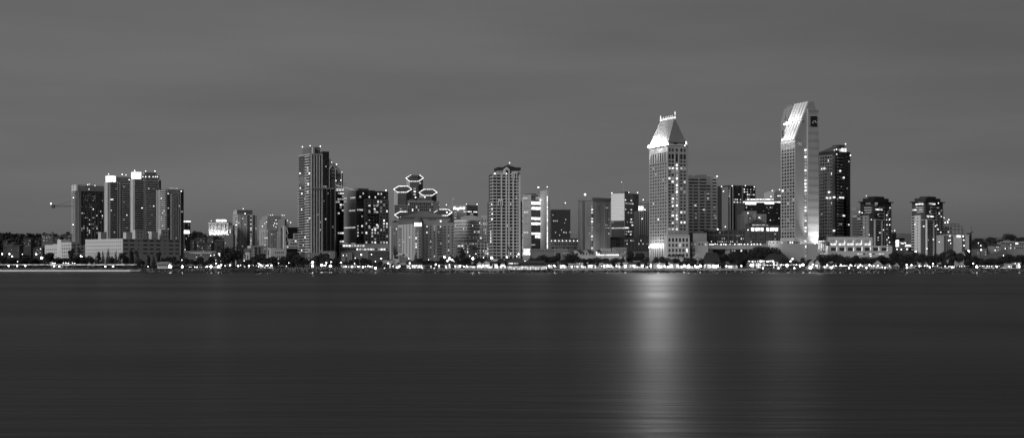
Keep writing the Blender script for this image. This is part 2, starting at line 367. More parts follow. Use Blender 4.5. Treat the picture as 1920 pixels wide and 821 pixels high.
# long white block in front
b = B('parking_structure', 'long white block with rows of slot openings and rooftop boxes', 'building', 160,230,337,447.5, 1330, 48, wall(.5,.8,.06))
b.win('L',161,228,18,450,478,4,.42,.22,0,mat=wall(.06)); 
for (a,c_) in ((232,240),(243.5,252),(268,277),(280.5,288.5),(292.5,301),(316.5,325),(328.5,336)): b.win('R',a,c_,1,447,478.5,4,.9,.3,0,mat=wall(.03))
for x in (260,309): b.win('R',x-1.6,x+1.6,1,447,478.5,4,.6,.28,0,mat=wall(.03))
b.fbox('L',160,230,447.5,448.6,0,.3,wall(.6),'parapet'); b.fbox('R',230,337,447.5,448.6,0,.3,wall(.5),'parapet')
b.done()
for (l_,c_,r_,t_,Db,lab,wn) in ((184,189,200,435,1395,'leftmost plain rooftop box on the long white block',0),(231,236.5,248,435.5,1365,'second rooftop box on the long white block, plain and short',0),
        (248.5,253.5,269,431,1352,'taller windowed rooftop box near the middle of the long white block',1),(279,284.5,296,435,1370,'plain rooftop box between the two windowed ones on the long white block',0),
        (296.5,302,316,431,1380,'windowed rooftop box at the right on the long white block',1)):
    q = B('rooftop_box', lab, 'rooftop box', l_,c_,r_,t_,Db,48,wall(.42), base=Z(447.7,1330)+.02, group='rooftop boxes on the long white block')
    if wn: q.win('R',c_+3,r_-1.5,2,t_+1,447,2,.3,.55,0,mat=wall(.04))
    q.done()
b = B('office_building', 'stepped white building with punched windows, left of the long white block', 'building', 84,134,160,458, 1290, 40, wall(.5,.8,.08)); 
b.fbox('L',109,134,454,459,-8,.15,wall(.5),'upper_storey'); b.fbox('L',108,115,448.5,470,-9,.3,wall(.55),'stair_tower')
b.fbox('L',99.5,108,456.5,459,-8,.2,wall(.5),'upper_storey')
b.win('L',116,142.5,8,456,496,6,.45,.5,0,mat=wall(.04)); b.win('L',86,107,6,464,490,4,.4,.35,0,mat=wall(.05)); b.win('R',136,158,3,455.5,495,6,.55,.5,.02,mat=wall(.03))
b.done()
# hillside houses, far left, and beyond the cluster
rng = random.Random(8)
spots = [(6,14,452,'dark house with a column of five lit windows, far left'),(14,26,458,'low pale house at the far left hillside'),(22,36,462,'house with ramp-like pale roof, far left'),(44,58,449,'flat dark apartment block on the far left ridge'),
         (62,80,466,'low dark warehouse right of the far left houses'),(78,100,441,'long dark flats on the ridge left of the dark unfinished tower'),(98,112,446,'grey flats on the ridge behind the stepped white building'),(114,134,441,'ridge-top flats beside the dark unfinished tower'),
         (352,364,452,'small hillside house with cluster of lit windows, left of the floodlit hotel'),(366,384,448,'long hillside house below the floodlit hotel'),(388,400,446,'hillside house with two bright windows under the floodlit hotel'),(402,418,452,'hillside house with four tiny lit windows'),(372,396,458,'broad dark low house in the middle of the hillside'),
         (1826,1838,466,'small pale shed at the foot of the right hill'),(1840,1850,465,'square pale hut at the foot of the right hill'),(1862,1876,461,'lit white booth right of the right hill huts')]
for (a,c_,t_,lab) in spots:
    D = 1500 + (470-t_)*14 if a < 1000 else 1400
    x_ = X(a,D)
    q = B('hillside_house', lab, 'house', a,a+.01,c_,t_,D,2 if a>1000 else 0,wall(rng.choice([.05,.07,.11]) if a<1000 else .3), deep=14, base=min(Z(t_+9,D), gz(x_,D)), group='small houses on the hillsides')
    z0 = Z(t_,D)
    pa, pb = X(a,D), X(c_,D)
    q.mb().prism([(pa-.4,D-.5),(pb+.4,D-.5),(pb+.4,D+14.5),(pa-.4,D+14.5)], z0+.02, [z0+.5,z0+.5,z0+2.2,z0+2.2]).obj('roof', wall(.04), q.root)
    q.win('R',a+.6,c_-.6,max(2,int((c_-a)/2.6)),t_+.8,t_+14,5,.45,.4,.2,lo=1); q.done()

# floodlit hotel on the hill
D = 1800
b = B('hilltop_hotel', 'brilliantly floodlit white hotel with flat drum roof on the hill', 'hotel', 391.5,392,428.5,418,D,1,wall(.7,.8,.05),deep=26,base=Z(440,D))
b.fbox('R',390.5,429,417.3,419.2,-26,1.6,wall(.7),'cornice'); b.roof(.08,.92,.1,.9,None,415.5,wall(.12),'roof'); 
b.roof(.32,.75,.2,.7,415.5,411.3,lamp(5),'glowing_roof_box')
for x in (392.5,399.5,405.5,413,421.5,427.5): b.fbox('R',x-.6,x+.6,419.2,439,-.1,1.2,wall(.75),'pilaster')
b.win('R',405.5,412.5,1,420,431,4,.95,.35,0,mat=wall(.12)); b.win('R',414,421,1,420,433,5,.95,.35,0,mat=wall(.12)); b.win('R',422,427,1,420,433,5,.9,.35,0,mat=wall(.12)); b.win('R',393,405,3,420,437,6,.5,.3,0,mat=wall(.2))
b.bulb(396,414,0,.9); b.bulb(423.5,414,0,.9); b.done()
for x in (394,399.5,404.5,412.5,420,425): flood(x,438.3,D-4.5,900,.4)

b = B('apartment_block', 'pale apartment tower with dark roof box, right of the floodlit hotel', 'building', 436,446,482.5,402,1500,22,wall(.42))
b.fbox('L',436,446.2,401.3,402.6,-9,.4,wall(.4),'parapet'); b.roof(.0,.78,.1,.9,None,393.5,wall(.10)); b.fbox('L',438,444.6,393,401,-2,.3,wall(.4),'roof_screen')
b.win('L',441,445,2,406,478,20,.7,.5,.08); b.fbox('R',449,452,404,478,-.1,.3,wall(.4),'pale_strip')
b.win('R',446.6,449,1,405,478,20,.5,.5,.06)
for x0,x1,nn in ((452,462,2),): b.win('R',x0,x1,nn,404,478,20,.35,.4,.03,mat=wall(.05))
b.fbox('R',463.2,467.3,403,478,-.1,.12,wall(.04),'dark_bay'); b.slabs('R',463.2,467.5,403,478,20,.25,1.1,wall(.28))
b.win('R',468.2,472.6,1,403,478,20,.62,.55,.5,lo=2); b.fbox('R',474.6,477,403,478,-.1,.3,wall(.04),'dark_bay'); b.win('R',478.5,481.5,1,404,478,20,.5,.45,.05)
b.fbox('L',438,444,398,400,.3,.5,lamp(.8),'light_strip'); b.bulb(456,391.5,5,.9); b.bulb(459.5,400.5,-2,1); b.bulb(443,421.5,-2,.9); b.done()
b = B('apartment_block', 'grey slab in front left of the pale apartment tower, half hidden by the big tree', 'building', 419,420,437,440,1480,5,wall(.18),deep=20)
b.win('R',420,436.5,8,442,480,10,.35,.45,.04); b.fbox('R',430.5,432.5,429,437,-4,.3,lamp(1.6),'lit_stair'); b.roof(.55,.98,.1,.9,None,422,wall(.2)); b.done()
b = B('civic_building', 'white low building with arched porch before the pale apartment tower', 'building', 464,470,500,461.5,1360,30,wall(.5))
b.win('R',470,499,6,463,479,3,.35,.5,.1); b.fbox('R',469.5,500,460.6,461.6,-8,.5,wall(.55),'cornice'); b.fbox('R',478,480.5,463,480,-.1,.4,wall(.06),'dark_bay'); b.fbox('R',484.5,487.5,463,480,-.1,.4,wall(.06),'dark_bay'); b.done()
b = B('chapel', 'small white gabled hall under the big round tree at left', 'building', 455,456,468,473,1300,5,wall(.5),deep=14)
MB(b.org).prism([b.plan()[0],b.plan()[1],b.plan()[2],b.plan()[3]],b.top,[b.top+.1,b.top+.1,b.top+4,b.top+4]).obj('roof',wall(.12),b.root); b.win('R',457,467,2,476,488,1,.35,.6,0); b.done()
b = B('low_building', 'plain white low building with five dark windows, below the terraced apartments', 'building', 506,508,537,466.5,1330,15,wall(.42),deep=20)
b.roof(-.02,.3,.1,.9,None,465,wall(.45),'parapet_box'); b.win('R',515,533,5,471,476,1,.45,.7,0,mat=wall(.03)); b.win('R',515,533,5,479,484,1,.45,.7,.1,mat=wall(.03)); b.done()
# terraced apartments
b = B('terraced_apartments', 'stepped terraced apartment building with many bright terrace lights', 'building', 486,503,531,430,1450,26,wall(.34))
b.win('L',489,502,4,434,478,13,.4,.5,.08); b.fbox('R',498,531,430.5,431.8,-.1,.5,wall(.36),'cornice'); b.win('R',499,505,2,434,478,13,.7,.6,.05)
b.win('R',508,526,6,434,478,13,.5,.5,.06,rows={1:.7,7:.25}); b.win('R',527,531,1,434,478,13,.6,.6,.2)
b.roof(1.001,1.5,.2,.95,500,418,wall(.26),'side_wing')
for (u0,u1,v0,v1,ya,yb) in ((.05,1.0,.25,1.1,None,418),(.12,1.35,.35,1.15,418,410),(.25,1.15,.45,1.15,410,404),(.42,.52,.55,.8,403,399.5)): b.roof(u0,u1,v0,v1,ya,yb,wall(.26),'terrace')
for (x,y) in ((507.5,403.5),(511,403),(529,403.5),(533,403.5),(517.5,412.5),(515,418.5),(519,419.5),(531,416),(534,418),(531,419),(539,413.5),(545,417),(492,424),(513,422.5),(517.5,425.5),(500,416),(496.5,419),(535,423)): b.bulb(x,y,10,.75,8,'terrace_lamp')
b.fbox('R',522,528,415,419,-.1,.3,lamp(.8),'lit_terrace'); b.done()
b = B('apartment_block', 'grey narrow apartment slab right of the terraced apartments', 'building', 518,519,534,434,1420,3,wall(.32),deep=20)
b.win('R',520,533,4,437,478,12,.4,.5,.06); b.roof(0.1,.95,.2,.9,None,411,wall(.26)); b.done()
b = B('glass_office', 'dark glass block wrapped by a stepped white frame, left of the two-stage tower', 'building', 531,535,566,426,1390,20,gloss(.02,.1),deep=25)
b.fbox('R',531.8,535.5,423,466,-.5,1,wall(.5),'white_frame'); b.fbox('R',535,566,459,466,-.3,1.2,wall(.5),'white_frame'); b.fbox('R',541,566,448,459,-.3,1.1,wall(.5),'white_frame'); b.fbox('R',550,566,437.5,448,-.3,1.0,wall(.5),'white_frame')
b.fbox('L',531,535,423,466,-.5,.5,wall(.5),'white_frame')
for (x0,x1,y) in ((551,563,439),(551,563,444.5),(543,565,450),(543,565,455.5),(537,565,461)): b.win('R',x0,x1,int((x1-x0)/4),y,y+4,1,.7,.6,.05,out=1.3,mat=wall(.03))
for k in range(7): b.fbox('R',537+(k%3),538.3+(k%3),427+k*4.3,429.5+k*4.3,0,.5,lamp(.8),'lit_stair')
b.done()

# ---- tall two-stage tower
b = B('residential_tower', 'tall two-stage residential tower with a pale roof block, tallest of the left half', 'tower', 560.5,583,604,288.5,1340,30,wall(.07))
b.fbox('L',561,583,288,290,-8,.8,wall(.42),'cornice'); b.fbox('R',583,604.5,288,290,-8,.8,wall(.42),'cornice')
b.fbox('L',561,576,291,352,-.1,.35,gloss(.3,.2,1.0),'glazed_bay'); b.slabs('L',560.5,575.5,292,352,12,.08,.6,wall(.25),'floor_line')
b.slabs('L',574,582.5,292,476,37,.36,1.5,wall(.55)); b.win('L',575,582,2,291,476,37,.8,.55,.09)
b.fins('R',583.8,603.5,5,289,476,1.9,.8,wall(.5)); b.win('R',585,603,4,292,352,12,.35,.8,.015); b.win('R',585,603,4,352,476,26,.35,.8,.03)
b.roof(.12,.95,.12,.8,None,275,wall(.14)); b.fbox('L',566,582.5,275.2,288,-4,-2.2,wall(.45),'roof_screen')
b.fbox('R',583,625,352,353.6,-.2,1.6,wall(.36),'setback_cornice')
for x,y in ((567,275.5),(581.5,273.5),(600.5,274.5)): b.bulb(x,y,5,.75)
for x,y in ((562.5,325),(580,325),(563,352.5),(578,345),(566,363)): b.bulb(x,y,-1,.9)
b.win('L',561,573.5,4,355,476,25,.55,.6,.07); b.slabs('L',560,573,354,476,25,.25,1.2,wall(.38),'balcony'); b.done()
b = B('residential_tower', 'lower dark-finned shoulder right of the two-stage tower', 'tower', 603,604.5,628,352.5,1360,20,wall(.10),deep=34)
b.fins('R',605,627,4,352,476,1.3,.8,wall(.45)); b.win('R',606,612,2,355,476,25,.8,.6,.06); b.win('R',613,626,3,355,476,25,.55,.75,.03); b.slabs('R',605,613,354,476,25,.2,.9,wall(.26)); b.fbox('R',603.8,628.3,351.5,353.5,-6,1,wall(.34),'cornice'); b.done()
b = B('residential_tower', 'plain near-black slab rising behind the two-stage tower', 'tower', 603,605,617,284,1420,25,gloss(.02,.25),deep=26)
b.win('R',605.5,616.5,3,286,352,14,.8,.5,.0,rows={3:.5,5:.3,13:.5}); b.slabs('R',604.6,617,284,476,38,.1,.2,wall(.06),'floor_line'); b.done()
# slanted-roof tower
D = 1500
b = B('slant_roof_tower', 'dark tower with a sloping roofline and pitched frame, behind the two-stage tower', 'tower', 615,617,643,325,D,18,wall(.07),deep=30)
pl = b.plan(); 
MB(b.org).prism(pl, b.top, [Z(297,D),b.top+.1,b.top+.1,Z(297,D)]).obj('sloping_roof', wall(.16), b.root)
O,e,nn = b.faces['R']
def rake(b, x0,y0,x1,y1,r=.7,mat=None,name='rake_frame'):
    a_ = b.faces['R'][0] + b.u*b.S('R',x0) + b.faces['R'][2]*.6; c_ = b.faces['R'][0] + b.u*b.S('R',x1) + b.faces['R'][2]*.6
    MB(b.org).bar((a_.x,a_.y,Z(y0,b.D)),(c_.x,c_.y,Z(y1,b.D)),r,4).obj(name, mat or wall(.34), b.root)
rake(b,617,318,623,309.5); rake(b,623,309.5,640,325); rake(b,617,318,617.6,460); rake(b,617.5,297,642.5,324.5,.5); rake(b,629,316,629,460,.5); rake(b,640,325,640,380)
b.win('R',618.5,628,1,318,460,22,.9,.5,.02); b.win('R',630,639.5,1,325,460,20,.9,.5,.02)
for x,y in ((622,304.5),(631,308),(641,323),(630,338.5),(639,338)): b.bulb(x,y,-2,.8)
b.done()
# lit lobby tower with open steel crown
b = B('office_tower', 'narrow dark tower with stacked bright floors and open steel crown', 'tower', 628,630,646.5,358,1440,15,gloss(.02,.2),deep=24)
cells = {(0,1),(0,2),(0,3),(2,1),(2,2),(2,3),(3,1),(3,0),(4,2),(4,3),(6,3),(14,1),(14,2),(14,3),(7,1),(17,2),(17,3),(19,3),(18,2),(18,3)}
b.win('R',629,645,4,360,466,20,.85,.55,.04,cells=cells,lo=1)
mbx = b.mb()
for x in (629.5,634,640,645.5): p_ = b.faces['R'][0] + b.u*b.S('R',x); mbx.bar((p_.x,p_.y,b.top),(p_.x,p_.y,Z(342,b.D)),.35,4)
for y in (343,349,354): 
    p0 = b.faces['R'][0] + b.u*b.S('R',629.5); p1 = b.faces['R'][0] + b.u*b.S('R',652); mbx.bar((p0.x,p0.y,Z(y,b.D)),(p1.x,p1.y,Z(y+1,b.D)),.3,4)
mbx.obj('steel_crown', wall(.6), b.root); b.fbox('R',631,645.5,353,358,-1,-.3,lamp(1.6),'lit_crown_floor'); b.done()
flood(636,351,1436,300)

# bright office block
b = B('office_block', 'broad office block with many bright windows and a pale glass corner', 'building', 645,668,728,357,1400,34,gloss(.02,.2))
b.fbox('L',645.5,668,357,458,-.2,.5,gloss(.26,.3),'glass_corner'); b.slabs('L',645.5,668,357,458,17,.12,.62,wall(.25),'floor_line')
for (x0,x1,y) in ((646,651,369),(658,667,369),(646,650,375),(656,667,393),(646,667,425),(646,652,456),(659,667,456)): b.fbox('L',x0,x1,y,y+2.6,.5,.75,lamp(1.2),'window',True)
b.win('R',669,681,3,360,457,16,.7,.5,.12,rows={0:.4,1:.5,5:.9,10:.9,12:.6,13:.5},lo=1)
b.fbox('R',682,728,373,464,-.2,1.4,wall(.22),'frame_bay')
b.win('R',683,727,8,374,463,15,.54,.54,.32,rows={2:.55,3:.3,9:.6,10:.75,11:.4,13:.8,14:.95,4:.1,5:.02},out=1.5,lo=1)
b.win('R',688,709,1,382,430,8,1.0,.6,0,out=1.7,name='recess',mat=gloss(.012))
b.win('R',689,708,4,382,430,8,.85,.42,.2,rows={0:.9,1:.3,2:.4,6:.2,7:.9},out=1.85,lo=1)
b.fbox('R',670,724.5,358.5,372,-.2,.6,wall(.04),'top_recess'); b.win('R',672,723,9,359,372,2,.5,.45,.3,rows={1:.5},out=.8,lo=2)
b.roof(.18,.5,.3,.8,None,352,wall(.16),'penthouse'); b.roof(.5,.7,.3,.8,None,355,wall(.12),'penthouse')
b.bulb(723.5,357,-2,.9); b.bulb(728,460,-2,1.0)
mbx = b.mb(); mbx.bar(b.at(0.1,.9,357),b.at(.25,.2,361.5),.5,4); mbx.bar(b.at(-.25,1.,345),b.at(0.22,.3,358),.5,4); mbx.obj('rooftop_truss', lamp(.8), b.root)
b.done()
b = B('office_podium', 'low podium with a continuous lit window strip under the bright office block', 'building', 634,636,729,457,1375,6,wall(.24),deep=14)
b.win('R',637,684,9,457.5,464,1,.8,.5,.85,lo=2); b.win('R',637,728,18,464.5,470,1,.8,.5,.45,cols={k:.95 for k in range(8,18)},lo=2); b.done()

# ------------------------------------------------------------------ hexagonal-topped towers with neon outlines
D = 1620
root = empty('hexagonal_towers', (X(785,D), D, GZ), 'cluster of hexagonal towers whose slanted tops are outlined in white neon', 'tower')
org = Vector(root.location); hx_rng = random.Random(4)
def hextower(cx, hw, ya, yb, dD, vis=None):
    Dd = D + dD; c0 = X(cx,Dd); r = hw/F*Dd
    pts = [(c0-r,Dd),(c0-r*.5,Dd-r*.87),(c0+r*.5,Dd-r*.87),(c0+r,Dd),(c0+r*.5,Dd+r*.87),(c0-r*.5,Dd+r*.87)]
    zf, zb = Z(yb,Dd-r), Z(ya,Dd+r); zm = (zf+zb)/2; zt = [zm,zf,zf,zm,zb,zb]
    o = MB(org).prism(pts, GZ, zt).obj('tower', wall(.075), root)
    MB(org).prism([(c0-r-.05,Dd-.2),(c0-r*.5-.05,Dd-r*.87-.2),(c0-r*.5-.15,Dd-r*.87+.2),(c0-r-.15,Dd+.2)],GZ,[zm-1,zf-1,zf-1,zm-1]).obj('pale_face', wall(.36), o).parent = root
    ring = MB(org)
    P = [Vector((q[0]*1.0,q[1],z+.3)) for q,z in zip(pts,zt)]; cc = Vector((c0,Dd,zm)); P = [cc+(q-cc)*1.07 for q in P]
    for i in range(6):
        if vis and i not in vis: continue
        ring.bar(P[i], P[(i+1)%6], .32, 5)
    ring.obj('neon_outline', lamp(4.5), root)
    for k in range(3):
        z = zf - 6 - k*7
        MB(org).box(c0-r*.42,c0+r*.42,Dd-r*.87-.12,Dd-r*.87+.3,z,z+.5).obj('floor_band', wall(.12), root)
    return c0, Dd, r, zf
c0,Dd,r,zf = hextower(777.5,15.5,329,340,40,{5,0,1,2,3})
MB(org).box(c0-r*.32,c0+r*.42,Dd-2,Dd+6,zf,Z(329,Dd)).obj('roof_core', wall(.05), root)
for k,y in enumerate((354.5,359.5,365)): MB(org).box(X(776.5,Dd),X(780.5,Dd),Dd-r*.87-.5,Dd-r*.87,Z(y+1.6,Dd),Z(y-1,Dd)).obj('window', lamp((.8,3.2,1.6)[k]), root)
MB(org).box(X(787,Dd),X(790,Dd),Dd-r*.87-.3,Dd-r*.5,Z(345,Dd),Z(343,Dd)).obj('window', lamp(1.6), root)
hextower(755,16,350,360.5,10); hextower(802.5,16,356,366.5,5)
hextower(757,16,398,408.5,-40,{0,5,4}); hextower(831,16,393.5,404,-40,{1,2,3,4,5})
for (px,y,dD) in ((779,370,-20),(796.5,370,-20),(783.5,374.5,-20),(799,375,-20),(823,384,-22),(751,407.5,-55),(843,401,-55),(838,398,-55)):
    o = bpy.data.objects.new('roof_lamp', ico(.85,lamp(14))); COL.objects.link(o); o.parent = root; o.location = Vector((X(px,D+dD),D+dD,Z(y,D+dD)))-org
b = B('office_building', 'square-windowed block packed between the neon-outlined hexagonal towers', 'building', 763,764,824,377,1585,3,wall(.17),deep=20)
b.fbox('R',764,813,376,379.5,-2,.6,wall(.24),'parapet'); b.win('R',764.5,812,13,380,402,4,.62,.7,.14); b.slabs('R',812.5,823.5,381,410,5,.3,.3,wall(.14),'floor_band')
b.roof(.3,.6,.1,.8,None,370,wall(.12)); b.roof(.05,.25,.1,.8,None,373,wall(.1)); b.done()
b = B('office_building', 'low slotted office wing with lit strips, left below the hexagonal towers', 'building', 739,739.5,764,384,1592,3,wall(.2),deep=20)
b.win('R',740,763,5,385,398,3,.85,.42,.3,lo=1); b.done()

# hotel with arched dome
b = B('hotel', 'pale twelve-storey hotel with an arched dome over a glowing crown window', 'hotel', 731.5,773,852,420,1300,24,wall(.42,.8,.06),deep=40)
b.fbox('L',731.5,734,421,486,-2,.5,wall(.42),'corner_bay'); 
b.win('L',734,745,3,425,484,14,.4,.5,.03,mat=wall(.05)); b.win('L',754,771,3,421.5,484,15,.36,.5,.05,mat=wall(.05),lo=1); b.slabs('L',747,753.5,426,474,11,.35,1.4,wall(.28)); b.win('L',747.5,753,2,424,474,11,.7,.6,.03)
# central rounded bay
D = b.D
def drum(b, cx, hw, yt, yb, off, mat, name, n=14, cap=None):
    Dd = b.D + off; r = hw/F*Dd; c0 = X(cx,Dd); pts = [(c0+r*math.cos(t),Dd+r*math.sin(t)) for t in [k*2*math.pi/n for k in range(n)]]
    o = MB(b.org).prism(pts, Z(yb,b.D), Z(yt,b.D)).obj(name, mat, b.root)
    if cap:
        q = MB(b.org)
        z0 = Z(yt,b.D)+.02; hh = Z(cap,b.D)-z0; m_ = 6
        V_=[]; 
        for j in range(m_): 
            a_ = j/m_*math.pi/2; V_ += [(c0+(r+.6)*math.cos(t)*math.cos(a_),Dd+(r+.6)*math.sin(t)*math.cos(a_),z0+hh*math.sin(a_)) for t in [k*2*math.pi/n for k in range(n)]]
        V_.append((c0,Dd,z0+hh)); f_=[(j*n+k,j*n+(k+1)%n,(j+1)*n+(k+1)%n,(j+1)*n+k) for j in range(m_-1) for k in range(n)]+[((m_-1)*n+k,(m_-1)*n+(k+1)%n,m_*n) for k in range(n)]
        q.add(V_,f_); q.obj('dome', wall(.09), b.root)
    return o
drum(b,784,9.5,419,487,2,wall(.3,.8,.05),'rounded_bay',18,cap=406.5)
MB(b.org).box(X(777.5,1290),X(790.5,1290),1287.6,1290,Z(424,1290),Z(417.5,1290)).obj('glowing_crown_window', lamp(5), b.root)
for k in range(3): MB(b.org).box(X(779,1290),X(789.5,1290),1287.8,1290,Z(427.8+k*2.6,1290),Z(426+k*2.6,1290)).obj('louvre', wall(.12), b.root)
for k in range(9):
    for j,x in enumerate((780.3,786.8)):
        on = (j==0 and k in (2,4,5)); MB(b.org).box(X(x-1.3,1290),X(x+1.3,1290),1288.1,1290,Z(436.6+k*5.6,1290),Z(433.8+k*5.6,1290)).obj('window', lamp(3.2) if on else DK[k%3], b.root)
b.win('R',797,818,3,421.5,483,11,.28,.46,.0,cells={(0,0),(0,2),(1,2),(2,0),(5,1),(7,1),(10,2)},lo=2,mat=wall(.03)); b.win('R',831,851.5,3,421.5,477,10,.34,.46,.03,cells={(3,1),(5,1),(8,1)},lo=2,mat=wall(.03))
b.slabs('R',820,829,423,479,11,.3,1.3,wall(.3)); b.win('R',820.5,828.5,2,421.5,479,11,.75,.6,.1); b.fbox('R',794.5,795.7,420,486,-.1,.5,wall(.5),'pilaster'); b.fbox('R',817.8,819,420,486,-.1,.5,wall(.46),'pilaster')
b.bulb(826.5,414.5,-4,1.6,5,'round_lit_sign'); b.bulb(826,425,-2,.9); b.done()
# attic block and pyramid roof behind the dome
b = B('ballroom_block', 'grey attic block with low pyramid roof, above and behind the arched dome', 'building', 746,748,845,408,1420,4,wall(.24),deep=14)
pl=b.plan(-.01,1.01); D=b.D
z=b.top
q=b.mb(); q.add([(pl[0][0],pl[0][1],z+.05),(pl[1][0],pl[1][1],z+.05),(pl[2][0],pl[2][1],z+.05),(pl[3][0],pl[3][1],z+.05),(X(794,D+8),D+8,Z(394.5,D))],[(0,1,4),(1,2,4),(2,3,4),(3,0,4),(0,3,2,1)]); q.obj('pyramid_roof', wall(.15), b.root)
b.win('R',748,776,10,410,414,1,.3,.8,.0,mat=wall(.12)); b.win('R',802,818,8,410.3,413,1,.5,.8,.0); b.fbox('R',747,845.5,407,409,-1,.8,wall(.1),'eave'); b.done()
b = B('hotel_wing', 'small dark hipped roof lodge at the left shoulder of the domed hotel', 'building', 734,735,748,417,1392,3,wall(.25),deep=12)
pl=b.plan(-.05,1.05); z=b.top; q=b.mb(); q.add([(p_[0],p_[1],z+.05) for p_ in pl]+[(X(741,1398),1398,Z(412.5,1392))],[(0,1,4),(1,2,4),(2,3,4),(3,0,4),(0,3,2,1)]); q.obj('roof', wall(.05), b.root); b.done()
b = B('hotel_wing', 'small dark hipped roof lodge at the right shoulder of the domed hotel', 'building', 838,839,850,417.5,1352,3,wall(.25),deep=12)
pl=b.plan(-.05,1.05); z=b.top; q=b.mb(); q.add([(p_[0],p_[1],z+.05) for p_ in pl]+[(X(844.5,1358),1358,Z(411,1352))],[(0,1,4),(1,2,4),(2,3,4),(3,0,4),(0,3,2,1)]); q.obj('roof', wall(.05), b.root); b.done()
b = B('restaurant', 'low white building with square black opening and sloping roof, under the domed hotel', 'building', 736,737,749,477.5,1262,4,wall(.4),deep=14)
b.fbox('R',739,747,480,485,-.1,.2,wall(.03),'opening'); 
q=b.mb(); D_=1263; q.prism([(X(749,D_),D_),(X(770,D_),D_),(X(770,D_),D_+14),(X(749,D_),D_+14)],GZ,[Z(478,D_),Z(488,D_),Z(488,D_),Z(478,D_)]); q.obj('wedge_roof', wall(.16), b.root); b.done()

# office with lit script sign
b = B('office_tower', 'office tower carrying a glowing white script sign on its parapet', 'tower', 836,875,896,384.5,1650,46,wall(.26))
b.fbox('L',836,875,384.5,393,-.2,.6,wall(.34),'sign_fascia'); b.fbox('R',875,895,393.5,405,-.1,.3,wall(.05),'recess'); b.fbox('R',876,884,395.7,397.7,.2,.6,lamp(3.2),'window',True); b.fbox('R',887.5,894,395.8,397.8,.2,.6,lamp(3.2),'window',True); b.fbox('R',881,887,400,402.3,.2,.5,lamp(.8),'window',True)
b.win('L',851,857,1,395,410,3,.7,.35,1,lo=0); b.win('L',868,875,1,395.5,398,1,.9,.7,1); b.win('L',838,850,3,395,480,17,.6,.4,.02)
# the sign: a tall first letter and a line of joined small letters with a few loops above and below
def sp(px,py): 
    s_=b.S('L',px); p_=b.C+b.v*s_+b.faces['L'][2]*1.4; return (p_.x,p_.y,Z(py,b.D))
q=b.mb(); pts=[(852,392.4),(853.6,387),(855.4,392),(857,389.6),(858.4,392),(859.6,389.6),(861,392),(860,393.6),(862,389.6),(863.6,391.8),(864.6,387.6),(866,391.6),(867.4,389.2),(868.6,391.8),(870,389),(871.4,391.4),(870.6,393),(872.6,388.6)]
for a_,c_ in zip(pts,pts[1:]): q.bar(sp(*a_),sp(*c_),.62,5)
q.obj('script_sign', lamp(5), b.root)
for x,y in ((837,384),(874.5,382.5),(894.5,383)): b.bulb(x,y,-2,.85)
b.done()
fp = empty('flagpole', (X(848.5,1665),1665,Z(385,1650)), 'flagpole with small pale flag on the roof of the script sign tower', 'flagpole')
MB(fp.location).bar((X(848.5,1665),1665,Z(385,1650)),(X(848.5,1665),1665,Z(370,1665)),.3,5).obj('pole', wall(.6), fp); MB(fp.location).prism([(X(848.8,1665),1665),(X(852,1665),1665.5),(X(852,1665),1665.7),(X(848.8,1665),1665.2)],[Z(373.5,1665),Z(374.5,1665),Z(374.5,1665),Z(373.5,1665)],[Z(370,1665),Z(372,1665),Z(372,1665),Z(370,1665)]).obj('flag', wall(.6), fp)
# curved office
D=1480
b = B('curved_office', 'curved-front office building with barrel crown, right of the domed hotel', 'building', 851,853,904,412,D,3,wall(.75),deep=20)
q=b.mb(); n=16; pf=[]
for k in range(n+1): t=k/n; pf.append((X(852+52*t,D)*1.0, D-6-16*math.sin(math.pi*min(1,t*1.15))*1.0 if t<.87 else D-6))
pts=pf+[(X(904,D),D+10),(X(852,D),D+10)]; q.prism(pts,GZ,Z(413.5,D)).obj('curved_wall', wall(.75), b.root)
def curved_rows(b, pf, rows, mats, lit):
    for j,(ya,yb) in enumerate(rows):
        for k in range(len(pf)-1):
            a_,c_=Vector(pf[k]),Vector(pf[k+1]); e=(c_-a_); ln=e.length; e/=ln; nn=Vector((e.y,-e.x))
            for h in range(2):
                s0=ln*(h*.5+.1); s1=ln*(h*.5+.36); on=b.rng.random()<lit(j,k)
                mt=lit_mat(b.rng,1) if on else DK[(j+k+h)%3]
                vs=[]
                for z in (Z(yb,D),Z(ya,D)):
                    for (s_,o_) in ((s0,-.1),(s1,-.1),(s1,.12),(s0,.12)): p_=a_+e*s_+nn*o_; vs.append((p_.x,p_.y,z))
                b.add('window',vs,mt,on)
curved_rows(b,pf,[(417+k*5.6,419.4+k*5.6) for k in range(9)],None,lambda j,k: {3:.5,5:.5,7:.6}.get(j,.05) if k>8 else {7:.25}.get(j,.04))
# arched crown
q=b.mb(); P0=[]
for k in range(13): t=k/12; P0.append((X(864+40*t,D+2),Z(409.5-5.5*math.sin(math.pi*(.12+.88*t*.95)),D)))
V_=[(x,D-8,z) for x,z in P0]+[(x,D+10,z) for x,z in P0]+[(x,D-8,Z(414,D)) for x,z in P0]+[(x,D+10,Z(414,D)) for x,z in P0]
f_=[(k,k+1,14+k,13+k) for k in range(12)]+[(k,26+k,27+k,k+1) for k in range(12)]+[(13+k,14+k,40+k,39+k) for k in range(12)]+[(0,13,39,26),(12,38,51,25)]
q.add(V_,f_).obj('barrel_crown', wall(.3), b.root); b.done()
b = B('office_block', 'pale flat-topped block joined at the right of the curved office', 'building', 903,905,922,403.5,1470,4,wall(.42),deep=26)
b.win('R',905.5,919,4,411,462,9,.45,.45,.1,rows={1:.8,5:.6,3:.5},lo=1); b.fbox('R',914,916,430,452,-.1,.15,wall(.06),'dark_bay'); b.done()
b = B('shop_block', 'three-storey block with bright ribbon windows, just right of the domed hotel', 'building', 853,855,880,457,1385,5,wall(.24),deep=16)
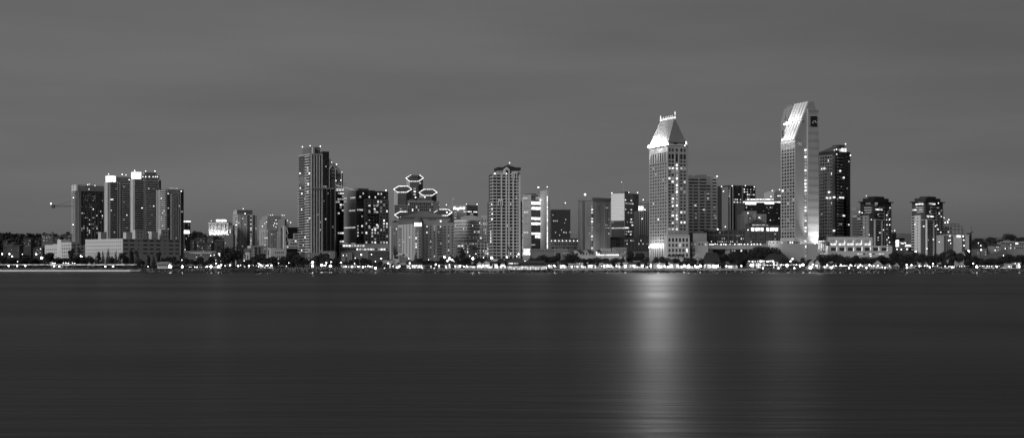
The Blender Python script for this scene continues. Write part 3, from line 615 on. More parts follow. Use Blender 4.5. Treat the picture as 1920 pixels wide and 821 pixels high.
b.win('R',858,878,8,458,475,3,.8,.5,.2,rows={0:.85},cols={7:.9},lo=1); b.done()

# condominium with small pitched crown
b = B('condominium_tower', 'pale gridded condominium tower crowned by a small dark pitched roof', 'tower', 921,924,976,325.5,1310,10,wall(.07),deep=24)
GL=wall(.52)
b.fbox('R',924,964,325.5,327.6,-.2,1.2,GL,'parapet'); b.slabs('R',923,974.5,331,484,26,.28,1.3,GL,'floor_slab')
b.fins('R',924,931,2,327,484,.9,.9,wall(.4)); b.fins('R',940,949,2,327,484,2.2,1.5,GL); b.fins('R',954,962,2,327,484,2.2,1.5,GL); b.fins('R',973,974.6,2,327,484,1.6,1.6,GL)
b.fins('R',969,969.2,1,333,484,1.2,1.2,GL); b.win('R',925,973,14,327,484,27,.55,.55,.04,out=.3)
b.slabs('L',921,924,331,484,26,.28,1.3,GL,'floor_slab')
b.fbox('R',933.5,942.5,374,377,1.4,2,wall(.6),'arch_head'); b.fins('R',934,942,3,377,386,1.2,2,wall(.55),'arch_column')
b.fbox('R',959,970,321.5,325,-3,1.6,GL,'arch_head'); b.fins('R',960,968.6,3,325,335,1.4,1.9,GL,'arch_column')
b.roof(.22,.98,.1,.9,None,318,wall(.3),'attic')
pl=b.plan(.2,1.0,.05,.95); D=b.D; z=Z(318,D); cx_=(pl[0][0]+pl[2][0])/2; cy_=(pl[0][1]+pl[2][1])/2
def hip(o_, pl, z0, z1, mat, eave=.7, ridge=.0, name='roof'):
    q=MB(o_.org); e=[(x,y,z0) for x,y in pl]+[(x,y,z0+eave) for x,y in pl]; cx_=sum(p[0] for p in pl)/4; cy_=sum(p[1] for p in pl)/4
    dx=(pl[1][0]-pl[0][0])*ridge/2; dy=(pl[1][1]-pl[0][1])*ridge/2
    q.add(e+[(cx_-dx,cy_-dy,z1),(cx_+dx,cy_+dy,z1)],[(3,2,1,0),(0,1,5,4),(1,2,6,5),(2,3,7,6),(3,0,4,7),(4,5,9,8),(5,6,9),(6,7,8,9),(7,4,8)]); return q.obj(name,mat,o_.root)
hip(b,b.plan(.18,1.02,.05,.95),z,Z(313,D)+.0,wall(.02),eave=2.4,ridge=.9,name='roof_skirt'); hip(b,b.plan(.38,.85,.05,.95),Z(314,D),Z(307,D),wall(.02),.3)
q=b.mb(); s0=b.S('R',944.5); s1=b.S('R',955); O,e,nn=b.faces['R']
def fp_(s_,o_,z_): p_=O+e*s_+nn*o_; return (p_.x,p_.y,z_)
zz=[Z(326,D),Z(317.5,D),Z(313,D),Z(317.5,D),Z(326,D)]; ss=[s0,s0,(s0+s1)/2,s1,s1]
q.add([fp_(a,1.6,z_) for a,z_ in zip(ss,zz)]+[fp_(a,-6,z_) for a,z_ in zip(ss,zz)],[(0,1,2,3,4),(9,8,7,6,5),(0,5,6,1),(1,6,7,2),(2,7,8,3),(3,8,9,4),(4,9,5,0)]).obj('gable', GL, b.root)
q=b.mb(); sm=(s0+s1)/2; q.add([fp_(sm-1.1,1.9,Z(325,D)),fp_(sm+1.1,1.9,Z(325,D)),fp_(sm+1.1,1.9,Z(319.5,D)),fp_(sm,1.9,Z(318,D)),fp_(sm-1.1,1.9,Z(319.5,D)),fp_(sm-1.1,1.5,Z(325,D)),fp_(sm+1.1,1.5,Z(325,D)),fp_(sm+1.1,1.5,Z(319.5,D)),fp_(sm,1.5,Z(318,D)),fp_(sm-1.1,1.5,Z(319.5,D))],[(0,1,2,3,4),(9,8,7,6,5)]+[(i,i+5,(i+1)%5+5,(i+1)%5) for i in range(5)]).obj('arched_window', DARK, b.root)
for x,y in ((955.5,305.5),(928,325.5),(949.5,325.5)): b.bulb(x,y,-2,.75)
b.done()
b = B('condominium_wing', 'wider lower half of the condominium tower with pitched crown, brightly edged', 'tower', 919,921,980,377,1322,8,wall(.09),deep=30)
b.slabs('R',976,980,380,484,18,.28,1,GL,'floor_slab'); b.slabs('L',919,921,380,484,18,.28,1.3,GL,'floor_slab'); b.fbox('R',979,980.5,375,481,-.2,1,lamp(.8),'light_strip'); b.fbox('R',919.6,921,432,456,1,1.6,lamp(5),'light_strip')  # edge strips glow to stand in for floodlit facade edges
for x,y in ((922,383),(922.5,392),(923,401),(922.5,411)): b.bulb(x,y,-14,.9)
b.done()
b = B('condominium_podium', 'low terraced podium with wide windows at the foot of the pitched-crown tower', 'building', 893,895,928,455,1345,5,wall(.07),deep=20)
b.slabs('R',895,928,457,484,5,.3,1.0,GL,'floor_slab'); b.fins('R',895,927,6,455,484,1.6,.9,GL); b.win('R',896,927,10,457,484,5,.8,.6,.2,lo=1); b.win('R',909,918,2,464,478,3,.8,.6,.9,out=1.2,lo=2); b.done()

# striped lit glass building
b = B('glass_tower', 'glass tower with broad blazing floor stripes and a tall lit fin', 'tower', 980,996,1017,364.5,1400,30,wall(.32))
b.win('L',981,995,1,368,470,7,.7,.05,0,mat=wall(.15)); b.fbox('L',980,990,370,372,0,.4,lamp(1.6),'window',True); b.fbox('L',983,990,396,398.5,0,.4,lamp(1.6),'window',True); b.fbox('L',982,990.5,434,436.5,0,.4,lamp(1.6),'window',True)
b.fbox('R',996,1015.5,366,474,-.2,.4,gloss(.1,.3),'curtain_wall')
for (y0,y1,x0,x1,s_) in ((378,383.5,996,1014.5,5),(388,393,996,1014.5,5),(407.5,412,996,1014.5,5),(417,421.5,996,1014.5,5),(436,440,996,1016,5),(442,446,1003,1013.5,5),(369,374,1004,1008,.8),(368,376,1009,1014,.8),(458,460,996,1003,.8)): b.fbox('R',x0,x1,y0,y1,.3,.8,lamp(s_),'window',True)
b.slabs('R',996,1016,384,470,9,.12,.7,wall(.1),'floor_line'); b.roof(.05,.6,.2,.8,None,362.5,wall(.08)); b.bulb(1013.5,375,-3,1.6,6); b.bulb(1017.3,366,0,.9); b.done()
b = B('curved_annex', 'slim pale bay with a sweeping curved top edge beside the lit fin', 'building', 1016,1017,1025.5,372,1404,5,gloss(.3,.25,1.0),deep=20)
b.win('R',1017.5,1024,1,380,472,14,.7,.3,.05,cols={0:.12}); D=b.D
q=b.mb(); 
for k in range(6):
    a0=k/6*math.pi/2; a1=(k+1)/6*math.pi/2; q.bar((X(1009+15*math.sin(a0),D-1),D-1,Z(384-18*math.cos(a0),D)),(X(1009+15*math.sin(a1),D-1),D-1,Z(384-18*math.cos(a1),D)),.5,4)
q.obj('curved_rib', wall(.6), b.root); b.done()
b = B('lit_fin', 'tall slim concrete fin with a glowing vertical edge, right of the striped glass tower', 'tower', 1024.5,1026.5,1032,356.5,1385,20,wall(.4),deep=20)
b.fbox('R',1025.5,1026.8,368,466,-.2,.5,lamp(3.2),'light_strip'); b.bulb(1026,350.5,0,.75); b.mb().bar(b.at(0,.1,357),b.at(0,.1,351),.25,4).obj('mast',wall(.4),b.root); b.done()
q = empty('rooftop_mast', (X(1009.5,1415),1415,Z(362.5,1400)), 'thin mast with a light on the roof of the striped glass tower', 'mast'); MB(q.location).bar(q.location,(X(1009.5,1415),1415,Z(352,1415)),.3,4).obj('pole',wall(.2),q); o=bpy.data.objects.new('beacon',ico(.75,lamp(14))); COL.objects.link(o); o.parent=q; o.location=Vector((X(1009.5,1415),1415,Z(351.3,1415)))-Vector(q.location)
b = B('lit_billboard', 'blank glowing white panel at the foot of the striped glass tower', 'lit panel', 981,981.5,994,466,1290,3,wall(.3),deep=3); b.fbox('R',981.5,994,466.5,478,-.1,.4,lamp(4),'glowing_face'); b.done()
b = B('plain_podium', 'grey podium with small square windows right of the blank glowing panel', 'building', 994,996,1042,466.5,1320,4,wall(.17),deep=16); b.win('R',998,1040,9,468,473,1,.35,.5,0); b.done()

# dark box
b = B('dark_office', 'small black box office block with faint vertical ribs and a mast', 'building', 1032,1034,1069.5,393,1560,5,wall(.035),deep=34)
b.fins('R',1034.5,1069,24,395,446,.55,.4,wall(.09)); b.fbox('R',1033.5,1069.8,392.5,394.5,-4,.6,wall(.1),'parapet')
for (x,y) in ((1037,413),(1040,413.3),(1044,413),(1060,410.5),(1058,417),(1036,402),(1041,434.5),(1052,430),(1056,434.5),(1058,434.8),(1061,435),(1068,434),(1048.5,439.5)): b.fbox('R',x,x+1.3,y,y+2,.1,.5,lamp(1.6),'window',True)
b.mb().bar(b.at(.75,.5,393),b.at(.75,.5,381),.3,4).obj('mast',wall(.15),b.root); b.bulb(1060,380.5,20,.9); b.done()
b = B('arcade_building', 'long low arcaded building topped by a row of eight small lamps', 'building', 1031,1032,1083.5,449,1480,4,wall(.16),deep=22)
b.fbox('R',1032,1083.6,446.5,449.5,-12,.3,wall(.05),'eave'); b.win('R',1033,1082,14,455,460.5,1,.55,.9,.02); b.win('R',1033,1082,7,462,467,1,.75,.6,.06); b.slabs('R',1032,1083.5,453,467,2,.12,.4,wall(.22),'ledge')
for k in range(8): b.bulb(1034+k*6.95,451.3,-2,.85,10,'eave_lamp')
b.done()
b = B('apartment_block', 'tiny pale block peeking out between the black box office and ribbed tower', 'building', 1069,1069.5,1083,435,1650,3,wall(.3),deep=14); b.win('R',1070,1082.5,4,436.5,446,1,.5,.9,.0,mat=wall(.2)); b.done()
# ribbed tower with uplit base
b = B('ribbed_tower', 'grey vertically ribbed tower glowing at its foot, left of the mirror glass tower', 'tower', 1084,1111,1144,371,1390,40,wall(.26,.8,.05))
b.fbox('L',1092.5,1097,376,468,-.1,.15,wall(.1),'recess'); b.fins('L',1085,1091.5,4,377,468,.8,.7,wall(.3)); b.fins('L',1099,1109.5,6,377,468,.8,.7,wall(.3))
b.win('L',1085,1092,3,390,440,10,.4,.3,.06,rows={0:.6,6:.8,7:.8,9:.8}); b.win('L',1100,1107,3,388,440,10,.35,.3,.05,rows={6:.6,7:.6,9:.6}); b.win('L',1109.8,1112.2,1,385,468,15,.7,.5,.85,lo=2,out=1.2)
b.fins('R',1117,1124,4,380,468,.7,.7,wall(.24)); b.fins('R',1134,1143,4,380,468,.7,.7,wall(.24)); b.win('R',1116.5,1124,3,386,440,10,.35,.3,.08,rows={6:.6,7:.7,9:.6,2:.6}); b.win('R',1134.5,1143,3,386,440,10,.35,.3,.1,rows={0:.6,6:.8,7:.8,9:.7})
b.fbox('R',1111,1144.5,370.6,376,-.3,.9,wall(.14),'cap'); b.fbox('L',1084,1111,370.6,376,-.3,.9,wall(.2),'cap'); b.roof(.3,.7,.3,.7,None,369.5,wall(.15)); b.done()
for x in (1088,1099,1104,1110): flood(x,466,1368+abs(1111-x)*.5,1200,.5)
for x in (1121,1131,1138): flood(x,463,1372+(x-1111)*.4,900,.5)
q = empty('rooftop_mast', (X(1097,1410),1410,Z(371,1390)), 'short mast with a bright light on the roof of the ribbed tower', 'mast'); MB(q.location).bar(q.location,(X(1097,1410),1410,Z(366,1410)),.3,4).obj('pole',wall(.2),q); o=bpy.data.objects.new('beacon',ico(1.1,lamp(14))); COL.objects.link(o); o.parent=q; o.location=Vector((X(1097,1410),1410,Z(364.7,1410)))-Vector(q.location)
# mirror glass tower
b = B('mirror_tower', 'mirror glass tower with a bright silvery left face and rooftop mast', 'tower', 1146,1171,1197.5,361.5,1500,60,gloss(.02,.15))
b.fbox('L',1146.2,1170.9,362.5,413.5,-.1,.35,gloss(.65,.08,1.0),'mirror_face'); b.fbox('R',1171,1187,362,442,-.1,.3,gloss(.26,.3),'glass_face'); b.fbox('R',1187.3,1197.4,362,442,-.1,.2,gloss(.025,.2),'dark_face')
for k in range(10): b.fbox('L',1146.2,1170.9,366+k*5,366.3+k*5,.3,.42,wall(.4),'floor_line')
for (x0,x1,y) in ((1172,1176.5,380),(1178,1182,380.2),(1183.5,1187,380),(1171.5,1173,374),(1182,1184,374),(1171.5,1173,391.5),(1182,1184,391.5),(1176.5,1178.5,397.5),(1182,1184,397.5),(1182,1184,409.5),(1175,1176.5,415),(1181,1183,415),(1184.5,1186,415),(1183.5,1186.5,420.5),(1173,1175,433),(1177,1179,433),(1181,1184,433),(1173,1175,438),(1181,1183,438)): b.fbox('R',x0,x1,y,y+1.7,.2,.6,lamp(b.rng.choice([.8,1.6,3.2])),'window',True)
b.fbox('L',1147,1171,426.5,428.3,.0,.6,lamp(1.6),'window',True); b.fbox('R',1171,1178.5,426,428,.2,.6,lamp(3.2),'window',True); b.fbox('L',1164,1168,403.5,405.2,.2,.6,lamp(1.2),'window',True); b.fbox('L',1147.5,1151,415.5,417.5,.0,.6,lamp(.8),'window',True)
b.roof(.3,.6,.3,.6,None,358,wall(.12)); b.mb().bar(b.at(.3,.4,361),b.at(.3,.4,342),.3,4).obj('mast',wall(.3),b.root)
for x,y in ((1147.3,362),(1179,361),(1195.5,361)): b.bulb(x,y,8,.9)
b.bulb(1165.5,341.5,20,.5); b.done()
b = B('gridded_tower', 'dim gridded tower with one dazzling square light on its shoulder', 'tower', 1197,1198.5,1219,395,1460,8,wall(.08),deep=26)
b.fins('R',1199,1218,6,395,442,1.1,.6,wall(.26)); b.slabs('R',1198.5,1219,396,442,9,.14,.5,wall(.2),'floor_band'); b.roof(.48,1.1,.3,.9,None,378,wall(.12),'upper_block'); 
for k in range(4): b.fbox('R',1207,1219,379+k*4.5,381+k*4.5,-8,-7,wall(.3),'floor_band')
b.fbox('R',1197.5,1206,386.5,394.6,-1,1.2,lamp(5),'dazzling_panel'); b.bulb(1206,374.5,8,.8); b.bulb(1209.3,393,-2,.85); b.bulb(1204,410,-2,.85); b.done()
b = B('dark_hall', 'long low black hall with tiny lit openings behind the shoreline village', 'building', 1144,1145,1219,444.5,1420,4,wall(.045),deep=22)
b.fins('R',1152,1216,11,449,468,1.2,.4,wall(.09)); b.win('R',1147,1150.5,1,451,468,2,.8,.5,0); b.fbox('R',1145,1155,449,468,-.1,.3,wall(.15),'pale_bay'); b.win('R',1155,1215,16,448,460,2,.3,.35,.3,lo=2); b.done()

# ------------------------------------------------------------------ pyramid-roofed hotel tower
b = B('hotel_tower', 'hotel tower with a steep ridged roof, dazzling floodlights along its left eave', 'tower', 1217,1252,1290.5,272,1290,19,wall(.3,.8,.05))
D=b.D; HT=b
b.win('R',1252.5,1264.2,2,276,286,1,.62,.62,0); b.win('R',1274.5,1286.6,2,276,286,1,.6,.62,0); b.win('R',1252.5,1264.2,2,288.5,298.5,1,.7,.95,0); b.win('R',1274.5,1286.6,2,288.5,298.5,1,.7,.95,0)
b.fbox('R',1267.4,1270.4,288,303,-.1,.15,DARK,'window')
cells=set([(2,0),(2,1),(5,0),(5,1),(10,1),(11,1),(12,1),(16,1),(20,0),(20,1),(6,1)])
b.win('R',1252.5,1264.2,2,299.5,432.5,21,.66,.52,.1,cells=cells,lo=2,out=.12); b.win('R',1274.5,1286.6,2,299.5,432.5,21,.6,.52,.22,lo=1)
b.win('R',1267,1271,1,306,432.5,20,.85,.66,1,lo=3); b.fins('R',1265.4,1272.6,2,286,436,.7,.5,wall(.42),'pilaster')
b.bulb(1261.5,386,-4,1.3,8); b.bulb(1261.5,418,-4,1.3,8)
b.win('L',1218.3,1250.5,7,303,456,25,.52,.5,.03,mat=None,rows={0:.0}); b.fins('L',1219,1250,8,284,303,1.2,.6,wall(.42),'pilaster'); b.win('L',1219.5,1249.5,7,284,303,1,.6,.9,0)
b.fins('L',1219,1249,8,456,482,1.8,.7,wall(.42),'pilaster'); b.win('L',1219.5,1248.5,7,459,482,1,.5,.95,0)
q=b.mb(); th=[k*math.pi/6 for k in range(12)]; s_=b.S('R',1268.8); O,e,nn=b.faces['R']
q.add([tuple((O+e*(s_+1.2*math.cos(t))+nn*.2).to_3d()+Vector((0,0,Z(281,D)+1.2*math.sin(t)))) for t in th]+[tuple((O+e*(s_+1.2*math.cos(t))+nn*-.2).to_3d()+Vector((0,0,Z(281,D)+1.2*math.sin(t)))) for t in th],[tuple(range(12)),tuple(range(23,11,-1))]+[(i,12+i,12+(i+1)%12,(i+1)%12) for i in range(12)]).obj('round_window', DARK, b.root)
# ridged hip roof
zt=b.top
b.fbox('R',1252,1290.7,270.8,272.6,-.2,.7,wall(.45),'cornice'); b.fbox('L',1217,1252,270.8,272.6,-.2,.7,wall(.45),'cornice')
MB(b.org).prism(b.plan(.06,.94,.03,.97), zt, Z(266,D)).obj('attic', wall(.2), b.root)
b.fbox('R',1264,1271,267.5,270,-1.6,-.6,DARK,'window')
zr0=Z(266,D)+.03; zr1=Z(220.5,D)
def PT(a,c_,z): p_=b.C+b.u*(a*b.w)+b.v*(c_*b.d); return (p_.x,p_.y,z)
q=b.mb(); q.add([PT(.03,.01,zr0),PT(.9,.01,zr0),PT(.9,.99,zr0),PT(.03,.99,zr0),PT(.38,.08,zr1),PT(.42,.08,zr1),PT(.42,.78,zr1),PT(.38,.78,zr1)],BOXF); q.obj('roof', wall(.17,.5,.05), b.root)
q=b.mb()
for k in range(13):
    t=k/12; q.bar(Vector(PT(.028,.015+.97*t,zr0)),Vector(PT(.378,.085+.69*t,zr1)),.3,4)
q.obj('roof_ribs', wall(.55), b.root)
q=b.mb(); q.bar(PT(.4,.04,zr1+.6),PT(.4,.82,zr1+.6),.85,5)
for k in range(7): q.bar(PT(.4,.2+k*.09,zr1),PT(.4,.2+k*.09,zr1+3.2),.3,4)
q.obj('lit_cresting', lamp(3.2), b.root)  # cresting glows itself, standing in for light on the railing
for v_,h_ in ((.05,6.2),(.81,5.0)): b.mb().bar(PT(.4,v_,zr1-.5),PT(.4,v_,zr1+h_),.45,5).obj('finial', lamp(3.2), b.root)  # finials carry the same built-in glow
flm=lamp(310,True)
for k in range(9):                              # square floodlamps along the left eave, their lenses turned out over the water
    c_=Vector(PT(-.05,.03+.115*k,zt+1.4)); f_=Vector((-.42,-1,-.04)).normalized(); s_=f_.cross(Vector((0,0,1))).normalized(); up=s_.cross(f_)
    q=b.mb(); q.add([c_+s_*a_*1.25+up*h_*1.0-f_*d_ for d_ in (1.2,0) for a_,h_ in ((-1,-1),(1,-1),(1,1),(-1,1))],BOXF); fl=q.obj('floodlamp', wall(.1), b.root)
    q=b.mb(); q.add([c_+s_*a_*1.15+up*h_*.9+f_*.05 for a_,h_ in ((-1,-1),(1,-1),(1,1),(-1,1))],[(0,1,2,3)])
    ln=mesh_obj('lens',q.v,q.f,flm,fl); nrm=ln.data.polygons[0].normal
    if nrm.dot(f_)<0: ln.data.flip_normals()
for (x,y) in ((1253,270.5),(1286.5,266.5),(1284,273.3),(1286.8,269.5)): b.bulb(x,y,-3,1.0)
for k in range(6): l_=flood(0,0,100,8500,1.0); l_.location=Vector(PT(-.07,.16+.15*k,zt+3.0))
b.done()
for k in range(6): l_=flood(0,0,100,1500,.5); l_.location=Vector(PT(-.16,.04+.155*k,Z(459.5,D)))
# uplight fittings on the band above the arcade
for k in range(6):
    o=bpy.data.objects.new('uplight', ico(.8,lamp(20))); COL.objects.link(o); o.parent=b.root; o.location=Vector(PT(-.15,.04+.155*k,Z(459.5,D)-1.5))-b.org
# balconied hotel slab
b = B('balconied_slab', 'pale slab block with dark stacked balcony bays, right of the steep-roofed hotel tower', 'building', 1289,1291,1345,331,1350,6,wall(.8),deep=22)
for (x0,x1,y0,n_) in ((1292,1298.5,334,17),(1300,1309,346,15),(1312,1321,346,15),(1324,1332.5,346,15),(1335.5,1344,334,17)): b.win('R',x0,x1,1,y0,434,n_,.9,.42,0,mat=wall(.02))
b.win('R',1311.5,1324,1,334,358,4,1.0,.42,0,mat=wall(.02)); b.win('R',1292,1309,1,334,346,2,1,.42,0,mat=wall(.02))
for (x0,y) in ((1302,384),(1303,400),(1326,371),(1326,362),(1338,402),(1338,388),(1303,407),(1318,392),(1340,407)): b.fbox('R',x0,x0+3.5,y,y+2,0,.5,lamp(b.rng.choice([.5,.8,1.6])),'window',True)
for (a,c_,t_) in ((.02,.16,328.5),(.24,.4,328),(.45,.65,327)): b.roof(a,c_,.1,.8,None,t_,wall(.7))
b.bulb(1344.5,330.5,2,.8); b.bulb(1345.5,430,-2,.9); b.done()
# podium
b = B('hotel_podium', 'white podium with three rows of deep square windows at the steep-roofed tower', 'building', 1250,1251,1293,441,1268,4,wall(.5,.8,.05),deep=18)
b.fbox('R',1250.5,1293,440.2,442.5,-.2,.6,wall(.4),'cornice'); b.win('R',1252,1291.3,6,446,453.4,1,.58,.95,0,mat=wall(.02)); b.win('R',1252,1291.3,6,456.5,462.7,1,.58,.95,.1,mat=wall(.06)); b.win('R',1252,1291.3,6,466,472.5,1,.58,.95,.15,mat=wall(.05)); b.win('R',1252,1291.3,6,475.5,481,1,.58,.95,.0,mat=wall(.05)); b.done()
b = B('hotel_annex', 'plain grey annex with small lit windows right of the white podium', 'building', 1292,1293,1328,453,1275,4,wall(.36),deep=14)
b.win('R',1295,1306,2,455,460,1,.45,.8,.8); b.win('R',1308,1326,3,455.5,460,1,.5,.7,.7); b.win('R',1294,1304,2,466,472,1,.5,.9,.3); b.win('R',1294,1304,2,475,481,1,.5,.9,0); b.done()
b = B('hotel_annex', 'windowless grey plant block with shallow roof above the plain annex', 'building', 1297,1300,1325,437,1300,4,wall(.27),deep=20)
hip(b,b.plan(-.02,1.02,-.02,1.02),b.top+.02,Z(433,b.D),wall(.1),.3,.4); b.done()
# convention podium behind the village
b = B('convention_hall', 'long dark convention hall with scattered lights and a bright terrace', 'building', 1325,1327,1466,431,1330,3,wall(.06),deep=26)
b.fbox('R',1326,1360,430.5,433,-6,.8,wall(.2),'canopy'); b.fins('R',1330,1464,16,433,456,.9,.8,wall(.15)); b.fbox('R',1327,1466,440.5,441.6,0,.7,wall(.2),'ledge'); b.win('R',1328,1464,34,433,456,4,.45,.45,.13,rows={3:.5,2:.25},lo=1)
b.done()
b = B('terrace', 'pale curved terrace deck strung with bright lamps before the convention hall', 'terrace', 1328,1330,1440,459,1300,2,wall(.3),deep=20,base=Z(467,1300))
b.fbox('R',1330,1440,458,460,0,.5,wall(.4),'parapet')
for x in (1331,1334,1337,1341,1345,1352,1357,1361,1369,1378,1384,1387,1390,1396,1402,1409,1414,1420,1426): b.bulb(x,457+(x%3)*.6,-1,.7+.25*((x*7)%3)/2,9,'terrace_lamp')
MB(b.org).box(X(1359,1305),X(1368,1305),1302,1312,GZ,Z(467,1300)-.02).obj('pillar', wall(.35), b.root); MB(b.org).box(X(1330,1305),X(1336,1305),1302,1312,GZ,Z(467,1300)-.02).obj('pillar', wall(.3), b.root)
b.win('R',1371,1430,14,468,472,1,.7,.7,.5,lo=0); b.done()
b = B('gabled_pavilion', 'pavilion with dark pyramid roof over six brilliantly lit panels', 'building', 1403,1404,1462,422,1310,3,wall(.07),deep=16)
for (x0,x1) in ((1408.5,1414),(1416.5,1424),(1426,1431),(1437,1442),(1444,1452),(1453.5,1458.5)): b.fbox('R',x0,x1,427,433,-.1,.4,lamp(5),'lit_panel')
pl=[tuple(b.at(a,c_,0))[:2] for a,c_ in ((.0,-.1),(.62,-.1),(.62,1),(.0,1))]; hip(b,pl,b.top+.03,Z(410,b.D),wall(.04),.8,.05)
b.win('R',1406,1460,12,436,456,4,.5,.5,.1); b.fbox('R',1410,1434,421,422.5,.4,1.6,lamp(1.6),'eave_light'); b.fbox('R',1436,1440,421.3,422.7,.4,1.2,lamp(1.6),'eave_light'); b.bulb(1423.5,408,6,.9); b.bulb(1402.5,431,-2,.9); b.done()
# dark towers behind
b = B('glass_tower', 'dark glass tower with lit corner strips, between balconied slab and the rimmed tower', 'tower', 1353.5,1368,1416.5,348,1500,22,gloss(.02,.15),deep=34)
b.fbox('L',1354,1366,350,431,-.1,.4,gloss(.15,.3),'glass_corner'); b.slabs('L',1354,1366,352,431,16,.12,.6,wall(.25),'floor_line'); b.fins('R',1369,1374,2,350,431,1.4,.5,wall(.28)); b.fbox('R',1391,1393,349,431,-.1,.5,wall(.16),'pier')
b.win('R',1375,1390,5,352,430,16,.6,.45,.06,rows={4:.7,5:.7,7:.6},lo=1); b.win('R',1394,1415,7,352,430,16,.6,.42,.05,rows={0:.5,1:.6,2:.5,4:.4},lo=1); b.win('L',1367,1368,1,355,385,6,.9,.5,.6)
for x,y in ((1353,350),(1373,348.5),(1397.5,348.3),(1414.5,350.5),(1356.5,358.5),(1360,425),(1346.5,430)): b.bulb(x,y,-2,.8)
b.roof(-.01,1.01,-.01,1.01,None,347.2,wall(.06),'parapet'); b.done()
b = B('office_block', 'black narrow slab left of the dark glass tower with lit corner strips', 'building', 1345,1346,1354,384,1560,4,wall(.04),deep=20); b.roof(.0,.9,.1,.9,None,376,wall(.15)); b.win('R',1347,1353,2,390,430,9,.6,.4,.1); b.done()
b = B('rimmed_tower', 'broad black tower with two glowing roof rims', 'tower', 1394,1396,1463.5,379,1450,5,gloss(.015,.2),deep=40)
b.fbox('R',1394.5,1463,378,379.6,-3,1.3,lamp(5),'glowing_rim'); b.fbox('R',1397.5,1417,379.6,383.5,-.1,1.0,lamp(5),'glowing_soffit'); b.fbox('R',1434,1451,379.6,382.6,-.1,1.0,lamp(5),'glowing_soffit')
b.roof(.12,.85,.1,.8,None,374,wall(.05),'upper_storey'); b.fbox('R',1403,1452,372.8,374.3,-5,-3,lamp(4),'glowing_rim'); b.slabs('R',1396,1463,386,430,13,.15,.3,wall(.05),'floor_line'); b.win('R',1398,1462,20,384,428,13,.6,.35,.09); b.done()
b = B('small_hotel', 'small pale stepped hotel with lit windows in front of the rimmed tower', 'hotel', 1391,1400,1437,401,1370,16,wall(.34),deep=22)
b.win('R',1402,1414,4,404,428,7,.6,.5,.35,lo=0); b.win('R',1416,1436,5,404,428,7,.35,.5,.05); b.slabs('L',1391.5,1397,402,430,8,.4,1.2,wall(.5)); b.fbox('R',1414.5,1417,400,424,-.1,.8,wall(.45),'pier'); b.roof(.15,.6,.2,.8,None,395,wall(.34)); b.bulb(1402.5,399.5,-2,1.2,9); b.done()
b = B('apartment_tower', 'small pale tower top with two bright lights behind the rimmed tower', 'tower', 1444,1451,1465,360,1650,25,wall(.34),deep=20)
b.roof(.3,.95,.1,.9,None,357.5,wall(.3)); b.win('R',1452,1464,5,361,379,5,.4,.4,.1); 
for x,y in ((1448,357.5),(1461.5,355.5),(1445.5,368.5),(1459,367.2),(1462.5,367)): b.bulb(x,y,-4,.95)
b.done()

# ------------------------------------------------------------------ tallest tower, slanted top
b = B('slanted_tower', 'tallest tower, pale, with a slanted floodlit ribbed top and bright vertical light column', 'tower', 1463.8,1491,1532,262,1280,20,wall(.29,.8,.05))
D=b.D; O,e,nn=b.faces['R']
def RP(px,py,o_): s_=b.S('R',px); p_=O+e*s_+nn*o_; return (p_.x,p_.y,Z(py,D))
s1=b.S('R',1514); 
# wedge head: front profile is a slope from the corner up to a truncated top
prof=[(1491,262.2),(1504.5,224),(1516.8,190),(1525.3,188.7),(1530.3,204.8),(1531.5,262.2)]
q=b.mb(); V_=[RP(x,y,0) for x,y in prof]+[RP(x,y,-b.d*.98) for x,y in prof]; n_=len(prof)
q.add(V_,[tuple(range(n_)),tuple(range(2*n_-1,n_-1,-1))]+[(i,n_+i,n_+(i+1)%n_,(i+1)%n_) for i in range(n_)]).obj('slanted_head', wall(.29,.6,.05), b.root)
q=b.mb()
for (xa,ya,xb,yb) in ((1491,262,1504.3,225),(1504.8,223.5,1516.8,190)): q.add([Vector(RP(xa,ya,-.3))+Vector((-.25,0,.1)),Vector(RP(xa,ya,-b.d*.97))+Vector((-.25,0,.1)),Vector(RP(xb,yb,-b.d*.97))+Vector((-.25,0,.1)),Vector(RP(xb,yb,-.3))+Vector((-.25,0,.1))],[(0,1,2,3)])
q.obj('roof_slope', wall(.1), b.root)
for k in range(5):                               # broad metal ribs running up the slope
    w_=(b.d-1)/5; oa=-.6-k*w_; ob_=oa-w_*.6; q=b.mb()
    for (xa,ya,xb,yb) in ((1491,262,1504.2,225),(1504.8,223,1516.8,190)):
        A=[Vector(RP(xa,ya,oa)),Vector(RP(xa,ya,ob_)),Vector(RP(xb,yb,ob_)),Vector(RP(xb,yb,oa))]; up=Vector((-1.1,-.2,.5))
        q.add([a_ for a_ in A]+[a_+up for a_ in A],BOXF)
    q.obj('roof_rib', wall(.62), b.root)
q=b.mb(); q.bar(Vector(RP(1504.5,225,2))+Vector((-1.5,0,0)),Vector(RP(1504.5,225,-b.d))+Vector((-1.5,0,0)),.9,5); q.obj('light_shelf', wall(.6), b.root)
